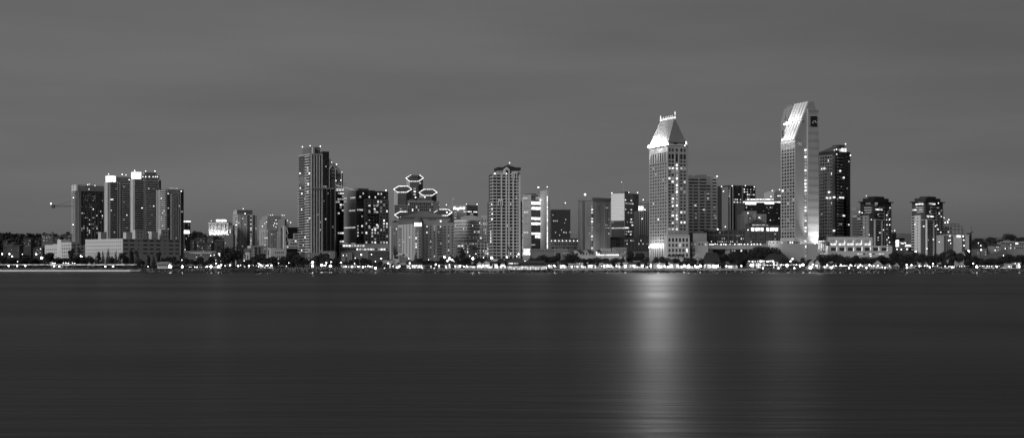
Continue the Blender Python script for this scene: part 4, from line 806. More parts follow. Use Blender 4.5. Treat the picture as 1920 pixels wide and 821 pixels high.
# front buttress slab, facing the water
pb=[(1512.5,204),(1512.5,500),(1532.5,500),(1532.5,262),(1531,232),(1530.3,204.8)]
q=b.mb(); V_=[RP(x,y,2.4) for x,y in pb]+[RP(x,y,-10) for x,y in pb]; n_=len(pb)
q.add(V_,[tuple(range(n_)),tuple(range(2*n_-1,n_-1,-1))]+[(i,n_+i,n_+(i+1)%n_,(i+1)%n_) for i in range(n_)]).obj('front_slab', wall(.31,.8,.05), b.root)
b.fbox('R',1517,1529.2,217,237,2.3,2.6,gloss(.015,.1),'dark_opening'); b.fbox('R',1516.2,1530,216,217,2.3,2.9,wall(.5),'surround'); 
for x,y in ((1520,228.5),(1522.5,226.5),(1525,226),(1526.5,228),(1521,230)): b.fbox('R',x,x+1.1,y,y+1,2.5,2.8,lamp(1.6),'lit_fitting',True)
for k in range(19): b.fbox('R',1512.7,1532.3,210+k*14,205.25+k*14,2.35,2.46,wall(.25),'panel_joint')
b.fbox('R',1532.6,1536,262,500,-20,-.5,wall(.14),'side_wing')
b.win('R',1508.2,1512.0,1,278,436,25,.85,.62,1,lo=3,out=.4); b.win('R',1508.2,1512,1,448,474,3,.8,.5,1,lo=3,out=.4)
b.fbox('R',1494,1503.5,266.5,275,-.1,.4,lamp(.45),'lit_window')
b.win('L',1465,1490.3,5,266.5,275,1,.62,.9,1,lo=0,mat=None,name='tall_window'); b.win('L',1465,1490.3,5,277.5,446,27,.62,.62,.05)
b.fbox('L',1463.8,1490,446,470,-.1,.4,wall(.4),'base_wall')
b.win('L',1466,1470,1,240,262,1,.5,.9,0,name='slot')
b.done()
q=empty('stepped_wing',(X(1469,1335),1335,GZ),'rear slanted wing of the tallest tower, unlit with vertical ribs','tower')
pw=[(1469.3,505),(1469.3,229),(1475,203.5),(1487,197.5),(1487,505)]; MB(q.location).add([(X(x,1330),1330,Z(y,1330)) for x,y in pw]+[(X(x,1330),1345,Z(y,1330)) for x,y in pw],[(0,1,2,3,4),(9,8,7,6,5)]+[(i,i+5,(i+1)%5+5,(i+1)%5) for i in range(5)]).obj('wall',wall(.3),q)
mbq=MB(q.location)
for k in range(4): mbq.bar((X(1471+k*4,1328),1329+k,Z(224-k*3,1328)),(X(1473.5+k*4,1328),1331+k,Z(202-k*2.5,1328)),.45,4)
mbq.obj('ribs',wall(.34),q)
# floodlights of the slanted roof, the shelf and the foot of the slab
def RPx(px,py,o_,side=0): v_=Vector(RP(px,py,o_)); v_.x+=side; return v_
for k in range(5): l_=flood(0,0,100,1500,1.2); l_.location=RPx(1491,258,-2-k*5,-6.5)
for k in range(5): l_=flood(0,0,100,1300,1.2); l_.location=RPx(1504.5,219,-2-k*5,-6)
q=MB(b.org); q.bar(RPx(1504,228,-b.d*.98,-3.4),RPx(1504,228,-b.d*.62,-3.4),1.1,5); q.obj('shelf_light', lamp(5), b.root)
o=flood(1528,488,1258,80000,1.0,spot=60,aim=(1524,430,1274)); o.location=RPx(1529,482,14)
o=flood(1528,488,1258,80000,1.0,spot=60,aim=(1524,430,1274)); o.location=RPx(1524,484,14)
for ob in [x for x in COL.objects if x.type=='LIGHT' and x.data.type=='SPOT']:
    ob.rotation_euler=(Vector(RP(1526,395,2))-ob.location).to_track_quat('-Z','Y').to_euler()
l_=flood(0,0,100,2500,.6); l_.location=RPx(1529,462,6)
l_=flood(0,0,100,1200,.6); l_.location=RPx(1503,458,5)
b = B('tower_podium', 'windowless pale podium at the foot of the tallest tower', 'building', 1438,1440,1534,457,1262,2,wall(.29,.8,.05),deep=12)
b.fbox('R',1440,1500,451.5,457,-8,-.5,wall(.29),'upper_wall'); b.win('R',1443,1468,8,453,456.5,1,.6,.8,.9,out=-.3,inn=1,lo=2); b.win('R',1476,1496,5,452.5,456.5,1,.55,.8,.4,out=-.3,inn=1,lo=0)
b.fins('R',1509.2,1512,2,456,488,.5,.5,wall(.46),'pilaster'); b.win('R',1509.3,1512,1,458,484,3,.8,.5,.7,lo=3,out=.3); b.done()
for (x,y) in ((1446,454),(1451,454),(1456,453)): flood(x,y,1258,500,.4)
# condo tower right
b = B('condominium_tower', 'dark condominium tower with slanted glass crown, right behind the tallest tower', 'tower', 1530,1567,1594,283,1360,42,wall(.06))
D=b.D
b.fbox('L',1535,1562,289,446,-.1,.3,gloss(.2,.3),'glass_face'); b.fins('L',1538,1561,6,290,446,.8,.8,wall(.5)); b.slabs('L',1537,1561,291,446,25,.22,.7,wall(.5)); b.slabs('L',1537,1546,312,446,22,.4,1.6,wall(.35)); b.slabs('L',1553,1559,325,446,20,.4,1.6,wall(.35)); b.win('L',1537,1561,8,291,446,25,.55,.6,.07,out=.5)
b.fbox('L',1561.5,1566,309,446,-.1,.6,wall(.03),'recess'); b.fbox('L',1564.3,1565.3,292,446,.5,1.1,wall(.3),'mullion')
b.slabs('R',1569,1579,295,446,26,.3,1.9,wall(.3)); b.win('R',1569,1579,3,293,446,26,.7,.5,.08); b.fbox('R',1580.5,1586,285,446,-.1,.5,gloss(.015,.2),'dark_bay'); b.slabs('R',1586.5,1593.5,292,446,27,.3,1.2,wall(.2)); b.win('R',1587,1593,2,292,446,27,.6,.5,.06)
pl=b.plan(-.0,.3,0,.95); zc=Z(283,D); MB(b.org).prism(b.plan(0,.45,0,1), b.top+.02, [Z(272,D),Z(272,D),Z(286,D)+.3,Z(286,D)+.3]).obj('slanted_crown', gloss(.35,.3,1.0), b.root)
b.roof(.25,.62,.0,.35,None,271,wall(.08),'crown_block'); b.fbox('R',1578,1585.5,277,283.5,-.1,1.0,lamp(2.5),'lit_crown_window'); b.fbox('R',1574,1576.5,279,283.5,-.1,1.2,lamp(2),'lit_crown_window')
for x,y in ((1585.5,270.3),(1594.5,291.5),(1569,289.5),(1564.5,281.5),(1568.5,280.5)): b.bulb(x,y,-4,.85)
for (x0,x1,y) in ((1551,1554.5,369),(1557,1560,369.5),(1564,1568,368.5),(1571,1573.5,369),(1575,1579,369),(1542,1544,314),(1546.5,1549,313.5),(1578,1580,331),(1571,1573.5,319),(1555,1558,358.5),(1578,1581,402.5),(1564,1567.5,431)): b.fbox('L' if x0<1567 else 'R',x0,x1,y,y+2.8,1.4,2.2,lamp(3.2),'window',True)
b.done()
# podium with uplit niches
b = B('hotel_annex', 'pale two-level annex with uplit niches above dark square openings', 'building', 1551,1553,1636,444.5,1290,3,wall(.42,.8,.05),deep=16)
b.roof(0,.8,.15,.9,None,443.3,wall(.2)); 
for k in range(5): b.fbox('R',1557+k*15.8,1568.3+k*15.8,449.5,459.8,-.1,.12,wall(.3),'niche'); b.fbox('R',1557+k*15.8,1567.5+k*15.8,456,459.8,.1,.5,lamp(2.2),'niche_glow_sill'); b.fbox('R',1567.2+k*15.8,1568.6+k*15.8,450.5,459.8,.1,.6,lamp(2.5),'niche_glow_jamb')  # niche sills and jambs glow themselves in place of uplights
b.done()
b = B('hotel_annex', 'lower pale storey with seven dark openings under the uplit niches', 'building', 1551,1552,1673,460.8,1279,3,wall(.42,.8,.05),deep=13)
for k in range(7): b.fbox('R',1558+k*15.8,1567.3+k*15.8,463.8,470.2,-.1,.12,wall(.03),'opening'); b.fbox('R',1568+k*15.8,1569.5+k*15.8,462.8,470.6,.05,.5,lamp(2.0),'opening_glow_jamb')  # jambs glow themselves in place of light falling on them
b.win('R',1606,1658,9,474,478,1,.7,.6,.8,lo=2); b.done()
b = B('entrance_block', 'small dark pillared entrance block left of the annex with uplit niches', 'building', 1534.5,1535,1551.5,452,1285,3,wall(.1),deep=12)
b.fins('R',1540,1547,3,457,471,1,.5,wall(.4),'column'); b.fbox('R',1537,1550,473,477,-.1,.4,lamp(.8),'lit_base'); b.fbox('R',1534.5,1552,450.8,453,-6,1,wall(.2),'eave'); b.done()
b = B('office_tower', 'grey slab with dark strip windows left of the twin wide-roofed towers', 'tower', 1593,1595,1617,395,1480,6,wall(.3),deep=26)
b.win('R',1598,1616,2,403,446,9,.95,.45,0,rows={1:.6,0:.3},mat=wall(.05),lo=0); b.bulb(1611.5,397.5,-6,1.6,8); b.roof(.6,.95,.2,.8,None,389,wall(.28)); b.done()
# twin wide-roofed towers
def twin(x0, ydy, label, litset, D):
    b = B('wide_roof_tower', label, 'tower', x0-1,x0+24,x0+57,379,D,40,wall(.05), group='twin towers with wide flat dark roofs')
    # upper crown storeys with overhanging roof tiers
    for (a,c_,v0,v1,y0,y1,nm) in ((-.08,1.08,-.08,1.06,379,377.2,'overhanging_roof'),(.08,.92,.08,.92,377.2,371,'roof_tier'),(.27,.75,.2,.8,371,367.5,'roof_tier')): b.roof(a,c_,v0,v1,y0 if y0!=379 else None,y1,wall(.03),nm)
    G_=wall(.5); G2=wall(.34)
    b.slabs('L',x0+10,x0+22,388,401,3,.4,1.2,G_); b.slabs('R',x0+33,x0+43,388,410,4,.35,1.4,G2); b.fbox('L',x0+12,x0+20,379,384,-.1,1,wall(.3),'panel')
    b.fbox('L',x0+6,x0+17.5,403.5,500,-.1,2.2,G_,'pale_bay'); b.win('L',x0+10,x0+13.5,1,406,486,14,.35,.4,.0,out=2.4,mat=wall(.06))
    b.slabs('L',x0-.5,x0+7,405,472,13,.35,1.6,G_); b.slabs('L',x0+15,x0+18,405,472,13,.3,2.6,G_)
    b.fbox('L',x0+18,x0+23.6,412,413.3,0,2,G_,'frame'); b.fins('L',x0+18.5,x0+22,3,413,500,.7,.8,wall(.14))
    b.fins('R',x0+25,x0+37.5,2,412,500,1.5,1.9,G_,'frame'); b.fbox('R',x0+24,x0+44,411,413.3,-.1,1.9,G_,'frame'); b.slabs('R',x0+28,x0+37,416,486,16,.34,1.6,wall(.36))
    b.fins('R',x0+43,x0+50,2,395,500,1.1,1.2,G2,'pier'); b.slabs('R',x0+45,x0+52,402,486,18,.34,1.7,G2); b.slabs('R',x0+52,x0+57,393,486,20,.32,1.3,G2)
    b.win('L',x0,x0+6,2,404,472,14,.7,.5,.07); b.win('R',x0+28,x0+37,3,380,486,22,.75,.5,.08); b.win('R',x0+45,x0+56,4,386,486,20,.6,.5,.22,lo=1)
    b.win('L',x0+6,x0+22,5,380,401,4,.7,.5,.15)
    for (f_,a,c_,y,s_) in litset: b.fbox(f_,x0+a,x0+c_,y,y+2.4,1.5,2.3,lamp(s_),'window',True)
    return b
D=1360
b = twin(1614,0,'left one of the twin wide-roofed towers, behind the annex with uplit niches',[('L',12,19,380,.35),('L',9,22,388,.5),('L',9,22,392.5,.5),('R',25,30,391.5,3.2),('R',31,37,391.5,1.6),('L',9,21,398,.4),('R',24,28,380,.8),('R',24,27,383.5,.5)],1355)
for x,y in ((1624.2,367),(1616.5,399),(1663,403),(1667.5,412),(1662.5,412),(1663,421.5),(1668,421.5),(1656.5,431),(1666,445.5),(1663,449.5),(1668,454),(1664,459),(1619.5,426.5),(1634,411.5),(1630,440)): b.bulb(x,y,-14,.85,8,'window_lamp')
b.done()
b = twin(1711,0,'right one of the twin wide-roofed towers, standing clear above the shoreline trees',[('L',8,22,381.5,3.2),('L',2,9,392,3.2),('R',28,33,380.5,1.2),('R',33.5,39,381,3),('R',24,30,404,1.6),('R',31,36,404.5,3.2),('L',22,24,423,3.2)],1340)
for x,y in ((1759.5,381),(1761.5,400.5),(1765,406),(1757,422),(1759,430),(1764,435.5),(1750,449),(1761,453.5),(1716,472),(1738,466),(1715.5,420.5),(1754,424)): b.bulb(x,y,-14,.9,8,'window_lamp')
b.done()
b = B('apartment_block', 'dim low block right behind the left twin tower', 'building', 1671,1672,1680.5,436,1420,3,wall(.13),deep=16); b.bulb(1672,432,-1,.8); b.bulb(1677.5,432.3,-1,.8); b.done()
b = B('terraced_block', 'stair-stepped apartment block with lamps on each step, right of the right twin tower', 'building', 1765,1767,1786,441,1400,4,wall(.13),deep=22)
b.roof(0,.75,.1,.9,None,423,wall(.2),'step'); b.roof(0,.35,.1,.9,423,414,wall(.2),'step'); b.win('R',1767,1785,4,425,470,7,.6,.45,.1)
for x,y in ((1770,408.5),(1779,412),(1776.5,414.5),(1772,417.5),(1777,417),(1764.5,420),(1772,449.5)): b.bulb(x,y,-2,.9,10)
b.done()
b = B('unfinished_building', 'unfinished concrete frame building with open floors and thin poles on top', 'building', 1781,1783,1809,438,1500,3,wall(.12),deep=20)
q=b.mb()
for (x0,x1,y) in ((1784,1798,419.5),(1783,1804,424),(1783,1806,430)): q.box(X(x0,1500),X(x1,1500),1500,1518,Z(y,1500),Z(y-.8,1500))
for x in (1784,1791,1798,1804): q.box(X(x,1500),X(x+.9,1500),1500,1502,Z(438,1500),Z(419.5 if x<1799 else 424,1500))
q.obj('concrete_frame', wall(.2), b.root); q=b.mb()
for x,y in ((1783,413),(1806,428),(1809,424)): q.bar((X(x,1500),1501,Z(440,1500)),(X(x,1500),1501,Z(y,1500)),.2,4)
q.obj('scaffold_poles', wall(.2), b.root); b.done()
b = B('white_hall', 'low white-walled hall with glowing sign panel, right of the right twin tower', 'building', 1768,1769,1817,440.5,1330,4,wall(.36),deep=20)
b.fbox('R',1770,1787,442,472,-.1,.15,wall(.07),'dark_bay'); b.fins('R',1774,1785,4,442,472,.8,.5,wall(.2)); b.fbox('R',1794,1801,441,444.8,0,.6,lamp(4),'glowing_sign'); b.fbox('R',1803.5,1809,442,472,-.1,.2,wall(.08),'dark_bay')
for x,y in ((1781,442.5),(1781.5,450),(1778.5,450.5),(1807,450),(1807.5,460.5),(1806,443)): b.bulb(x,y,-2,.9)
b.fbox('R',1768,1817.5,439.8,441,-5,.6,wall(.45),'cornice'); b.done()
b = B('sheet_pile_wall', 'ragged black mast-like structure at the right end of the white hall', 'tower', 1816,1816.5,1821,437,1335,3,wall(.02),deep=6)
q=b.mb(); q.bar((X(1819,1336),1336,Z(437,1335)),(X(1825,1336),1336,Z(434,1335)),.5,4); q.bar((X(1821.5,1336),1336,Z(470,1335)),(X(1821.5,1336),1336,Z(425,1335)),.2,4); q.obj('arm', wall(.04), b.root); b.done()
b = B('lit_sign_building', 'small building with a tall glowing white panel between the twin towers', 'building', 1679,1680,1704,452,1400,3,wall(.2),deep=14)
b.fbox('R',1679.5,1685,450,462.5,-.1,.8,lamp(5),'glowing_panel'); b.fbox('R',1697,1708,458.5,462.3,-.1,.6,lamp(3.2),'lit_window'); b.roof(.2,.75,.2,.8,None,446,wall(.05)); b.win('R',1686,1703,6,453,458,2,.5,.5,.3)
for x,y in ((1690,456),(1693,456.2),(1697,455.5),(1690,467.5),(1701,467),(1682,467)): b.bulb(x,y,-3,1.0,12)
b.done()
b = B('school_building', 'long pale low building with a lit window at the foot of the right hill', 'building', 1882,1884,1960,453.5,1420,3,wall(.22),deep=20)
b.fbox('R',1881,1960,453,454.6,-8,1.2,wall(.45),'roof_edge'); b.fbox('R',1904,1909,455,458,-.1,.4,lamp(3.2),'lit_window'); b.win('R',1886,1930,12,456,468,2,.5,.4,.2); b.roof(.08,.18,.2,.6,None,450,wall(.2)); b.done()
q=empty('road_ramp',(X(1833,1300),1300,GZ),'sloping concrete road ramp at the right below the long pale building','ramp')
MB(q.location).prism([(X(1832,1300),1300),(X(1888,1310),1310),(X(1888,1322),1322),(X(1832,1312),1312)],GZ,[Z(482,1300),Z(467,1300),Z(467,1300),Z(482,1300)]).obj('ramp_body',wall(.15),q)

# ------------------------------------------------------------------ landmarks used in the labels of trees, lamps and stalls
LMK = [(-400,84,'the far left hillside houses'),(84,160,'the stepped white building'),(160,232,'the bright end of the long white block'),(232,345,'the shaded front of the long white block'),
 (345,430,'the floodlit hilltop hotel'),(430,500,'the pale apartment tower'),(500,560,'the terraced apartments'),(560,628,'the two-stage tower'),(628,728,'the bright office block'),
 (728,780,'the left half of the domed hotel'),(780,855,'the right half of the domed hotel'),(855,920,'the curved office'),(920,980,'the pitched-crown tower'),(980,1035,'the striped glass tower'),
 (1035,1084,'the black box office'),(1084,1145,'the ribbed tower'),(1145,1217,'the mirror glass tower'),(1217,1292,'the steep-roofed tower'),(1292,1350,'the balconied slab'),(1350,1410,'the dark glass tower'),
 (1410,1464,'the rimmed tower'),(1464,1537,'the tallest tower'),(1537,1600,'the annex with uplit niches'),(1600,1675,'the left twin tower'),(1675,1710,'the gap between the twin towers'),
 (1710,1770,'the right twin tower'),(1770,1822,'the white hall'),(1822,2600,'the right wooded hill')]
ORD = 'first second third fourth fifth sixth seventh eighth ninth tenth eleventh twelfth thirteenth fourteenth fifteenth sixteenth seventeenth eighteenth nineteenth twentieth'.split()
def label_row(objs, noun, where='below'):
    """objs: list of (px, root, descriptor); names each by its look, its landmark and its rank there"""
    seg = {}
    for px, o, desc in sorted(objs, key=lambda t: t[0]):
        lm = next(n for a, c_, n in LMK if a <= px < c_); seg.setdefault((lm, desc), []).append(o)
    for (lm, desc), lst in seg.items():
        for k, o in enumerate(lst):
            if len(lst) == 1: o['label'] = f'{desc} {noun}, the only one {where} {lm}'
            else: o['label'] = f'{desc} {noun}, {ORD[min(k,19)]} from left {where} {lm}'

# ------------------------------------------------------------------ trees
leaf = bpy.data.materials.new('leaf'); leaf.use_nodes = True; n = leaf.node_tree.nodes; l = leaf.node_tree.links
p = n['Principled BSDF']; p.inputs['Roughness'].default_value = .8; g = n.new('ShaderNodeNewGeometry'); a = n.new('ShaderNodeTexNoise'); a.inputs['Scale'].default_value = .5; l.new(g.outputs['Position'], a.inputs[0])
r_ = n.new('ShaderNodeMapRange'); r_.inputs[1].default_value=.3; r_.inputs[2].default_value=.7; r_.inputs[3].default_value=.009; r_.inputs[4].default_value=.034; l.new(a.outputs[0], r_.inputs[0]); cc = n.new('ShaderNodeCombineColor')
for i in range(3): l.new(r_.outputs[0], cc.inputs[i])
l.new(cc.outputs[0], p.inputs['Base Color'])
bark = wall(.08)
def leafmesh(rng, lobes, n, s):
    V=[]; Fc=[]
    tot=sum(l_[3]*l_[4]*l_[5] for l_ in lobes)
    for (cx,cy_,cz,rx,ry,rz) in lobes:
        for _ in range(max(8,int(n*rx*ry*rz/tot))):
            while True:
                q=Vector((rng.uniform(-1,1),rng.uniform(-1,1),rng.uniform(-1,1)))
                if .25<q.length<1: break
            q=q*(q.length**-.35)*rng.uniform(.85,1.08)
            c_=Vector((cx+q.x*rx,cy_+q.y*ry,cz+q.z*rz)); nrm=Vector((rng.gauss(0,1),rng.gauss(0,1),rng.gauss(0,.8))).normalized()
            u=nrm.orthogonal().normalized(); v=nrm.cross(u); k=s*rng.uniform(.6,1.3); i=len(V)
            V+= [c_+u*k, c_+v*k*.7, c_-u*k, c_-v*k*.7]; Fc.append((i,i+1,i+2,i+3))
    me=bpy.data.meshes.new('crown'); me.from_pydata([tuple(v) for v in V],[],Fc); me.materials.append(leaf); return me
def trunkmesh(rng, h, r, limbs=4, spread=.25):
    q=MB(); q.bar((0,0,-.3),(0,0,h),r,6,r*.6)
    for k in range(limbs): t=k*2*math.pi/max(1,limbs)+rng.random(); q.bar((0,0,h*.8),(math.cos(t)*spread,math.sin(t)*spread,h*1.25),r*.5,4,r*.2)
    me=bpy.data.meshes.new('trunk'); me.from_pydata([tuple(v) for v in q.v],[],q.f); me.materials.append(bark); return me
PROTO={}
def protos():
    rng=random.Random(77)
    for kind in ('round','tall','cypress','palm','small'):
        for v in range(4 if kind in ('round','small') else 3):
            if kind=='round':    # unit tree: height 1, crown width 1
                lobes=[(rng.uniform(-.25,.25),rng.uniform(-.25,.25),rng.uniform(.5,.75),rng.uniform(.2,.3),rng.uniform(.2,.3),rng.uniform(.16,.24)) for _ in range(9)]+[(0,0,.6,.4,.4,.3)]
                c=leafmesh(rng,lobes,2200,.032); t=trunkmesh(rng,.45,.03,5,.2)
            elif kind=='small':
                lobes=[(rng.uniform(-.22,.22),rng.uniform(-.2,.2),rng.uniform(.45,.8),rng.uniform(.18,.28),.25,rng.uniform(.12,.2)) for _ in range(6)]
                c=leafmesh(rng,lobes,1300,.045); t=trunkmesh(rng,.45,.03,4,.2)
            elif kind=='tall':
                lobes=[(rng.uniform(-.16,.16),rng.uniform(-.16,.16),z,rng.uniform(.2,.32)*(1.15-z*.5),.26,.12) for z in (.28,.4,.5,.6,.7,.8,.88)]
                c=leafmesh(rng,lobes,1400,.045); t=trunkmesh(rng,.4,.025,4,.12)
            elif kind=='cypress':
                lobes=[(rng.uniform(-.06,.06),0,z,.46*(1.06-z)+.06,.46*(1.06-z)+.06,.10) for z in (.14,.26,.38,.5,.62,.74,.84,.93)]
                c=leafmesh(rng,lobes,800,.045); t=trunkmesh(rng,.3,.03,0)
            else:
                V=[]; Fc=[]
                for k in range(22):
                    a_=rng.random()*6.28; el=rng.uniform(-.5,1.1); L_=rng.uniform(.38,.52); prev=None
                    for j in range(5):
                        t_=j/4; rr=L_*t_; x=math.cos(a_)*rr*math.cos(el*.7); y=math.sin(a_)*rr*math.cos(el*.7); z=.86+L_*(math.sin(el)*t_*.5-t_*t_*.34); wd=.055*(1-t_*.7)
                        i=len(V); V+=[(x-math.sin(a_)*wd,y+math.cos(a_)*wd,z-.03),(x,y,z),(x+math.sin(a_)*wd,y-math.cos(a_)*wd,z-.03)]
                        if prev is not None: Fc+=[(prev,prev+1,i+1,i),(prev+1,prev+2,i+2,i+1)]
                        prev=i
                c=bpy.data.meshes.new('crown'); c.from_pydata(V,[],Fc); c.materials.append(leaf); t=trunkmesh(rng,.88,.016,0)
            PROTO.setdefault(kind,[]).append((c,t))
protos()
TR=[]; trng=random.Random(21)
def tree(px, ytop, wpx, kind, D=1232, base=None):
    h=Z(ytop,D)-(base if base is not None else GZ); wd=wpx/F*D*(1.3 if kind=='small' else 1.15 if kind in('tall','cypress') else 1.05)
    c,t=trng.choice(PROTO[kind]); nm={'round':'broadleaf_tree','small':'broadleaf_tree','tall':'tall_tree','cypress':'conifer','palm':'palm_tree'}[kind]
    r=empty(nm,(X(px,D),D,base if base is not None else GZ)); r['category']='palm' if kind=='palm' else 'tree'; r['group']={'palm':'palms along the waterfront','cypress':'conifers along the waterfront'}.get(kind,'broadleaf trees along the waterfront')
    r.rotation_euler=(0,0,trng.random()*6.28)
    for me,nn_ in ((c,'crown'),(t,'trunk')):
        o=bpy.data.objects.new(nn_,me); COL.objects.link(o); o.parent=r; o.scale=(wd,wd,h)
    desc={'round':'wide dark spreading','small':'small dark bushy','tall':'upright dark leafy','cypress':'dark pointed','palm':'dark shaggy'}[kind]
    TR.append((px,r,(desc,{'palm':'palm','cypress':'conifer'}.get(kind,'tree')))); return r
for t_ in ((8,479,22,'small'),(26,482,26,'small'),(46,480,24,'small'),(62,482,24,'small'),(76,486,18,'small'),(94,470,24,'small',1240),(108,478,18,'small'),(122,482,16,'small'),(134,466,14,'tall'),(142,474,18,'small'),(150,463,9,'palm',1245),(158,480,16,'small'),
  (170,474,14,'small'),(180,478,7,'cypress'),(186,472,10,'tall'),(193,470,9,'cypress'),(203,466.5,12,'cypress'),(210,476,9,'small'),(217,469,9,'cypress'),(224,474,10,'cypress'),(231,472,12,'small'),(238,478,12,'small'),
  (247,469,12,'tall'),(255,466,8,'palm'),(258,470,12,'cypress'),(266,482,10,'small'),(278,478,11,'tall'),(288,478,9,'cypress'),(298,472,11,'tall'),(306,482,12,'small'),(318,480,14,'small'),(330,480,14,'small'),
  (350,482,16,'small'),(362,482,16,'small'),(374,480,14,'small'),(386,484,16,'small'),(398,478,14,'small'),(409,462,9,'tall',1300),(436,459,56,'round',1250),(424,480,22,'small'),(416,484,14,'small'),
  (464,486,14,'small'),(474,478,18,'small'),(484,474,18,'small'),(494,474,20,'small'),(504,478,18,'small'),(514,478,20,'small'),(524,484,14,'small'),(534,476,18,'small'),(546,468,24,'round',1255),(556,474,22,'small'),(566,480,18,'small'),(578,480,16,'small'),(592,477,14,'small'),(604,474,14,'small'),(616,474,18,'small'),(628,482,12,'small'),(634,480,8,'cypress'),
  (649,480,10,'cypress'),(656,486,10,'small'),(668,482,14,'small'),(682,482,14,'small'),(692,484,12,'small'),(702,491,8,'small',1222),(712,488,11,'small',1222),(730,484,10,'small'),(747,492,18,'small',1224),(757,474,8,'palm',1255),(741,474,6,'palm',1255),
  (780,472,11,'cypress',1245),(788,481,16,'small'),(798,484,20,'small'),(808,486,16,'small'),(818,486,12,'small'),(828,481,20,'small'),(846,476,12,'small',1250),(856,478,10,'small'),(866,466,16,'tall',1245),(872,476,14,'small'),(878,482,10,'small'),(889,459,16,'palm',1250),(898,480,16,'small'),(907,484,10,'small'),(953,457,7,'palm',1250),(940,484,12,'small'),
  (1000,481,26,'round'),(1016,475,28,'round'),(1030,478,22,'round'),(1044,468,16,'small',1250),(1058,482,20,'small'),(1072,471,34,'round',1240),(1088,480,24,'small'),(1104,482,18,'small'),(1118,480,30,'round'),(1138,483,20,'small'),(1154,481,20,'round'),(1168,484,18,'small'),(1186,470,20,'small',1260),(1198,472,18,'small',1260),(1210,478,16,'small'),
  (1228,477,12,'small'),(1245,480,14,'small'),(1256,475,10,'palm'),(1263,474,10,'palm'),(1272,474,10,'palm'),(1280,474,11,'palm'),(1268,482,24,'small',1242),(1286,482,18,'small'),(1296,482,18,'small'),(1326,472,9,'palm',1250),(1318,484,14,'small'),
  (1345,470,18,'small',1250),(1358,472,18,'round',1250),(1372,471,20,'small',1250),(1386,474,22,'round',1246),(1400,471,26,'round',1246),(1414,466,28,'round',1248),(1428,456,34,'round',1252),(1446,457.5,34,'round',1252),(1458,468,20,'round',1246),(1470,482,22,'small'),(1494,485,18,'small'),(1506,480,10,'small'),(1518,484,16,'small'),
  (1534,478,18,'small'),(1544,478,20,'round'),(1560,474,26,'round',1242),(1572,473,30,'round',1242),(1588,478,24,'round'),(1603,477,20,'small'),(1618,479,24,'round'),(1634,480,24,'round'),(1650,477,22,'small'),(1662,479,20,'round'),(1676,472,20,'tall'),(1688,473,24,'round'),(1702,474,22,'round'),
  (1714,472,20,'tall'),(1728,471,22,'round'),(1742,475,22,'round'),(1756,473,22,'round'),(1770,471,20,'tall'),(1784,467,20,'tall'),(1798,470,22,'round'),(1812,468,18,'tall'),(1826,476,20,'round'),(1840,483,18,'small'),(1852,484,18,'small'),(1864,482,22,'round'),(1878,478,24,'round'),(1892,474,24,'round'),(1906,476,24,'round'),(1918,474,22,'round'),(1932,474,22,'round'),(1948,475,24,'round'),(1966,473,24,'round'),(1984,476,22,'round'),(2004,474,24,'round'),(2026,475,24,'round'),(2048,474,24,'round'),(-12,478,22,'small'),(-32,476,24,'round'),(-54,478,24,'round')):
    tree(*t_)
for t_ in ((1043,489,6,'small',1209),(1062,490,7,'small',1209),(1080,487,5,'palm',1210),(1096,490,8,'small',1209),(1120,490,7,'small',1209),(1134,487,5,'palm',1210),(1150,491,7,'small',1209),(1165,489,6,'small',1209),(1182,487,5,'palm',1210),(1197,490,8,'small',1209),(1212,490,6,'small',1209),(1228,487,5,'palm',1210),(1251,490,7,'small',1209),(1275,489,6,'small',1209),(1299,489,8,'small',1209),(1318,488,7,'small',1209),(1357,489,9,'small',1209),(1386,489,8,'small',1209),(870,490,7,'small',1209),(889,489,7,'small',1209),(905,487,5,'palm',1210),(921,490,6,'small',1209),(936,490,7,'small',1209),(948,488,6,'small',1209),(1512,489,8,'small',1209),(1541,489,8,'small',1209),(1570,489,8,'small',1209)): tree(*t_)
# lower understory row
for k in range(46):
    px=trng.choice([trng.uniform(0,345),trng.uniform(345,860),trng.uniform(1345,1465),trng.uniform(1540,1930)]); tree(px,trng.uniform(485,491),trng.uniform(10,18),'small',trng.uniform(1225,1270))
# hilltop single trees
for t_ in ((127,432.5,8,'round'),(99,433,4,'palm'),(134,440,7,'small'),(60,439,8,'small'),(42,438.5,9,'small'),(10,436,22,'round'),(28,439,14,'small'),(366,431,14,'round'),(376,433,14,'round'),(357,436,10,'small'),(385,437,5,'palm'),(1895,436,26,'round'),(1858,443,20,'round'),(1836,445,16,'round'),(1826,449,14,'small'),(1914,443,18,'round'),(1877,448,16,'round'),(1806,446,14,'small')):
    D=2300; tree(t_[0],t_[1],t_[2],t_[3],D,gz(X(t_[0],D),D)-.5)
seg={}
for px,o,(desc,noun) in TR: seg.setdefault(noun,[]).append((px,o,desc))
far=[t_ for t_ in TR if t_[1].location.y>2000]
for noun,lst in seg.items():
    near=[t_ for t_ in lst if t_[1].location.y<2000]; label_row(near,noun,'below'); 
    fr=[t_ for t_ in lst if t_[1].location.y>=2000]
    for _,o,_d in fr: o['group']='trees on the hill ridge'
    label_row(fr,'ridge-top '+noun,'near')
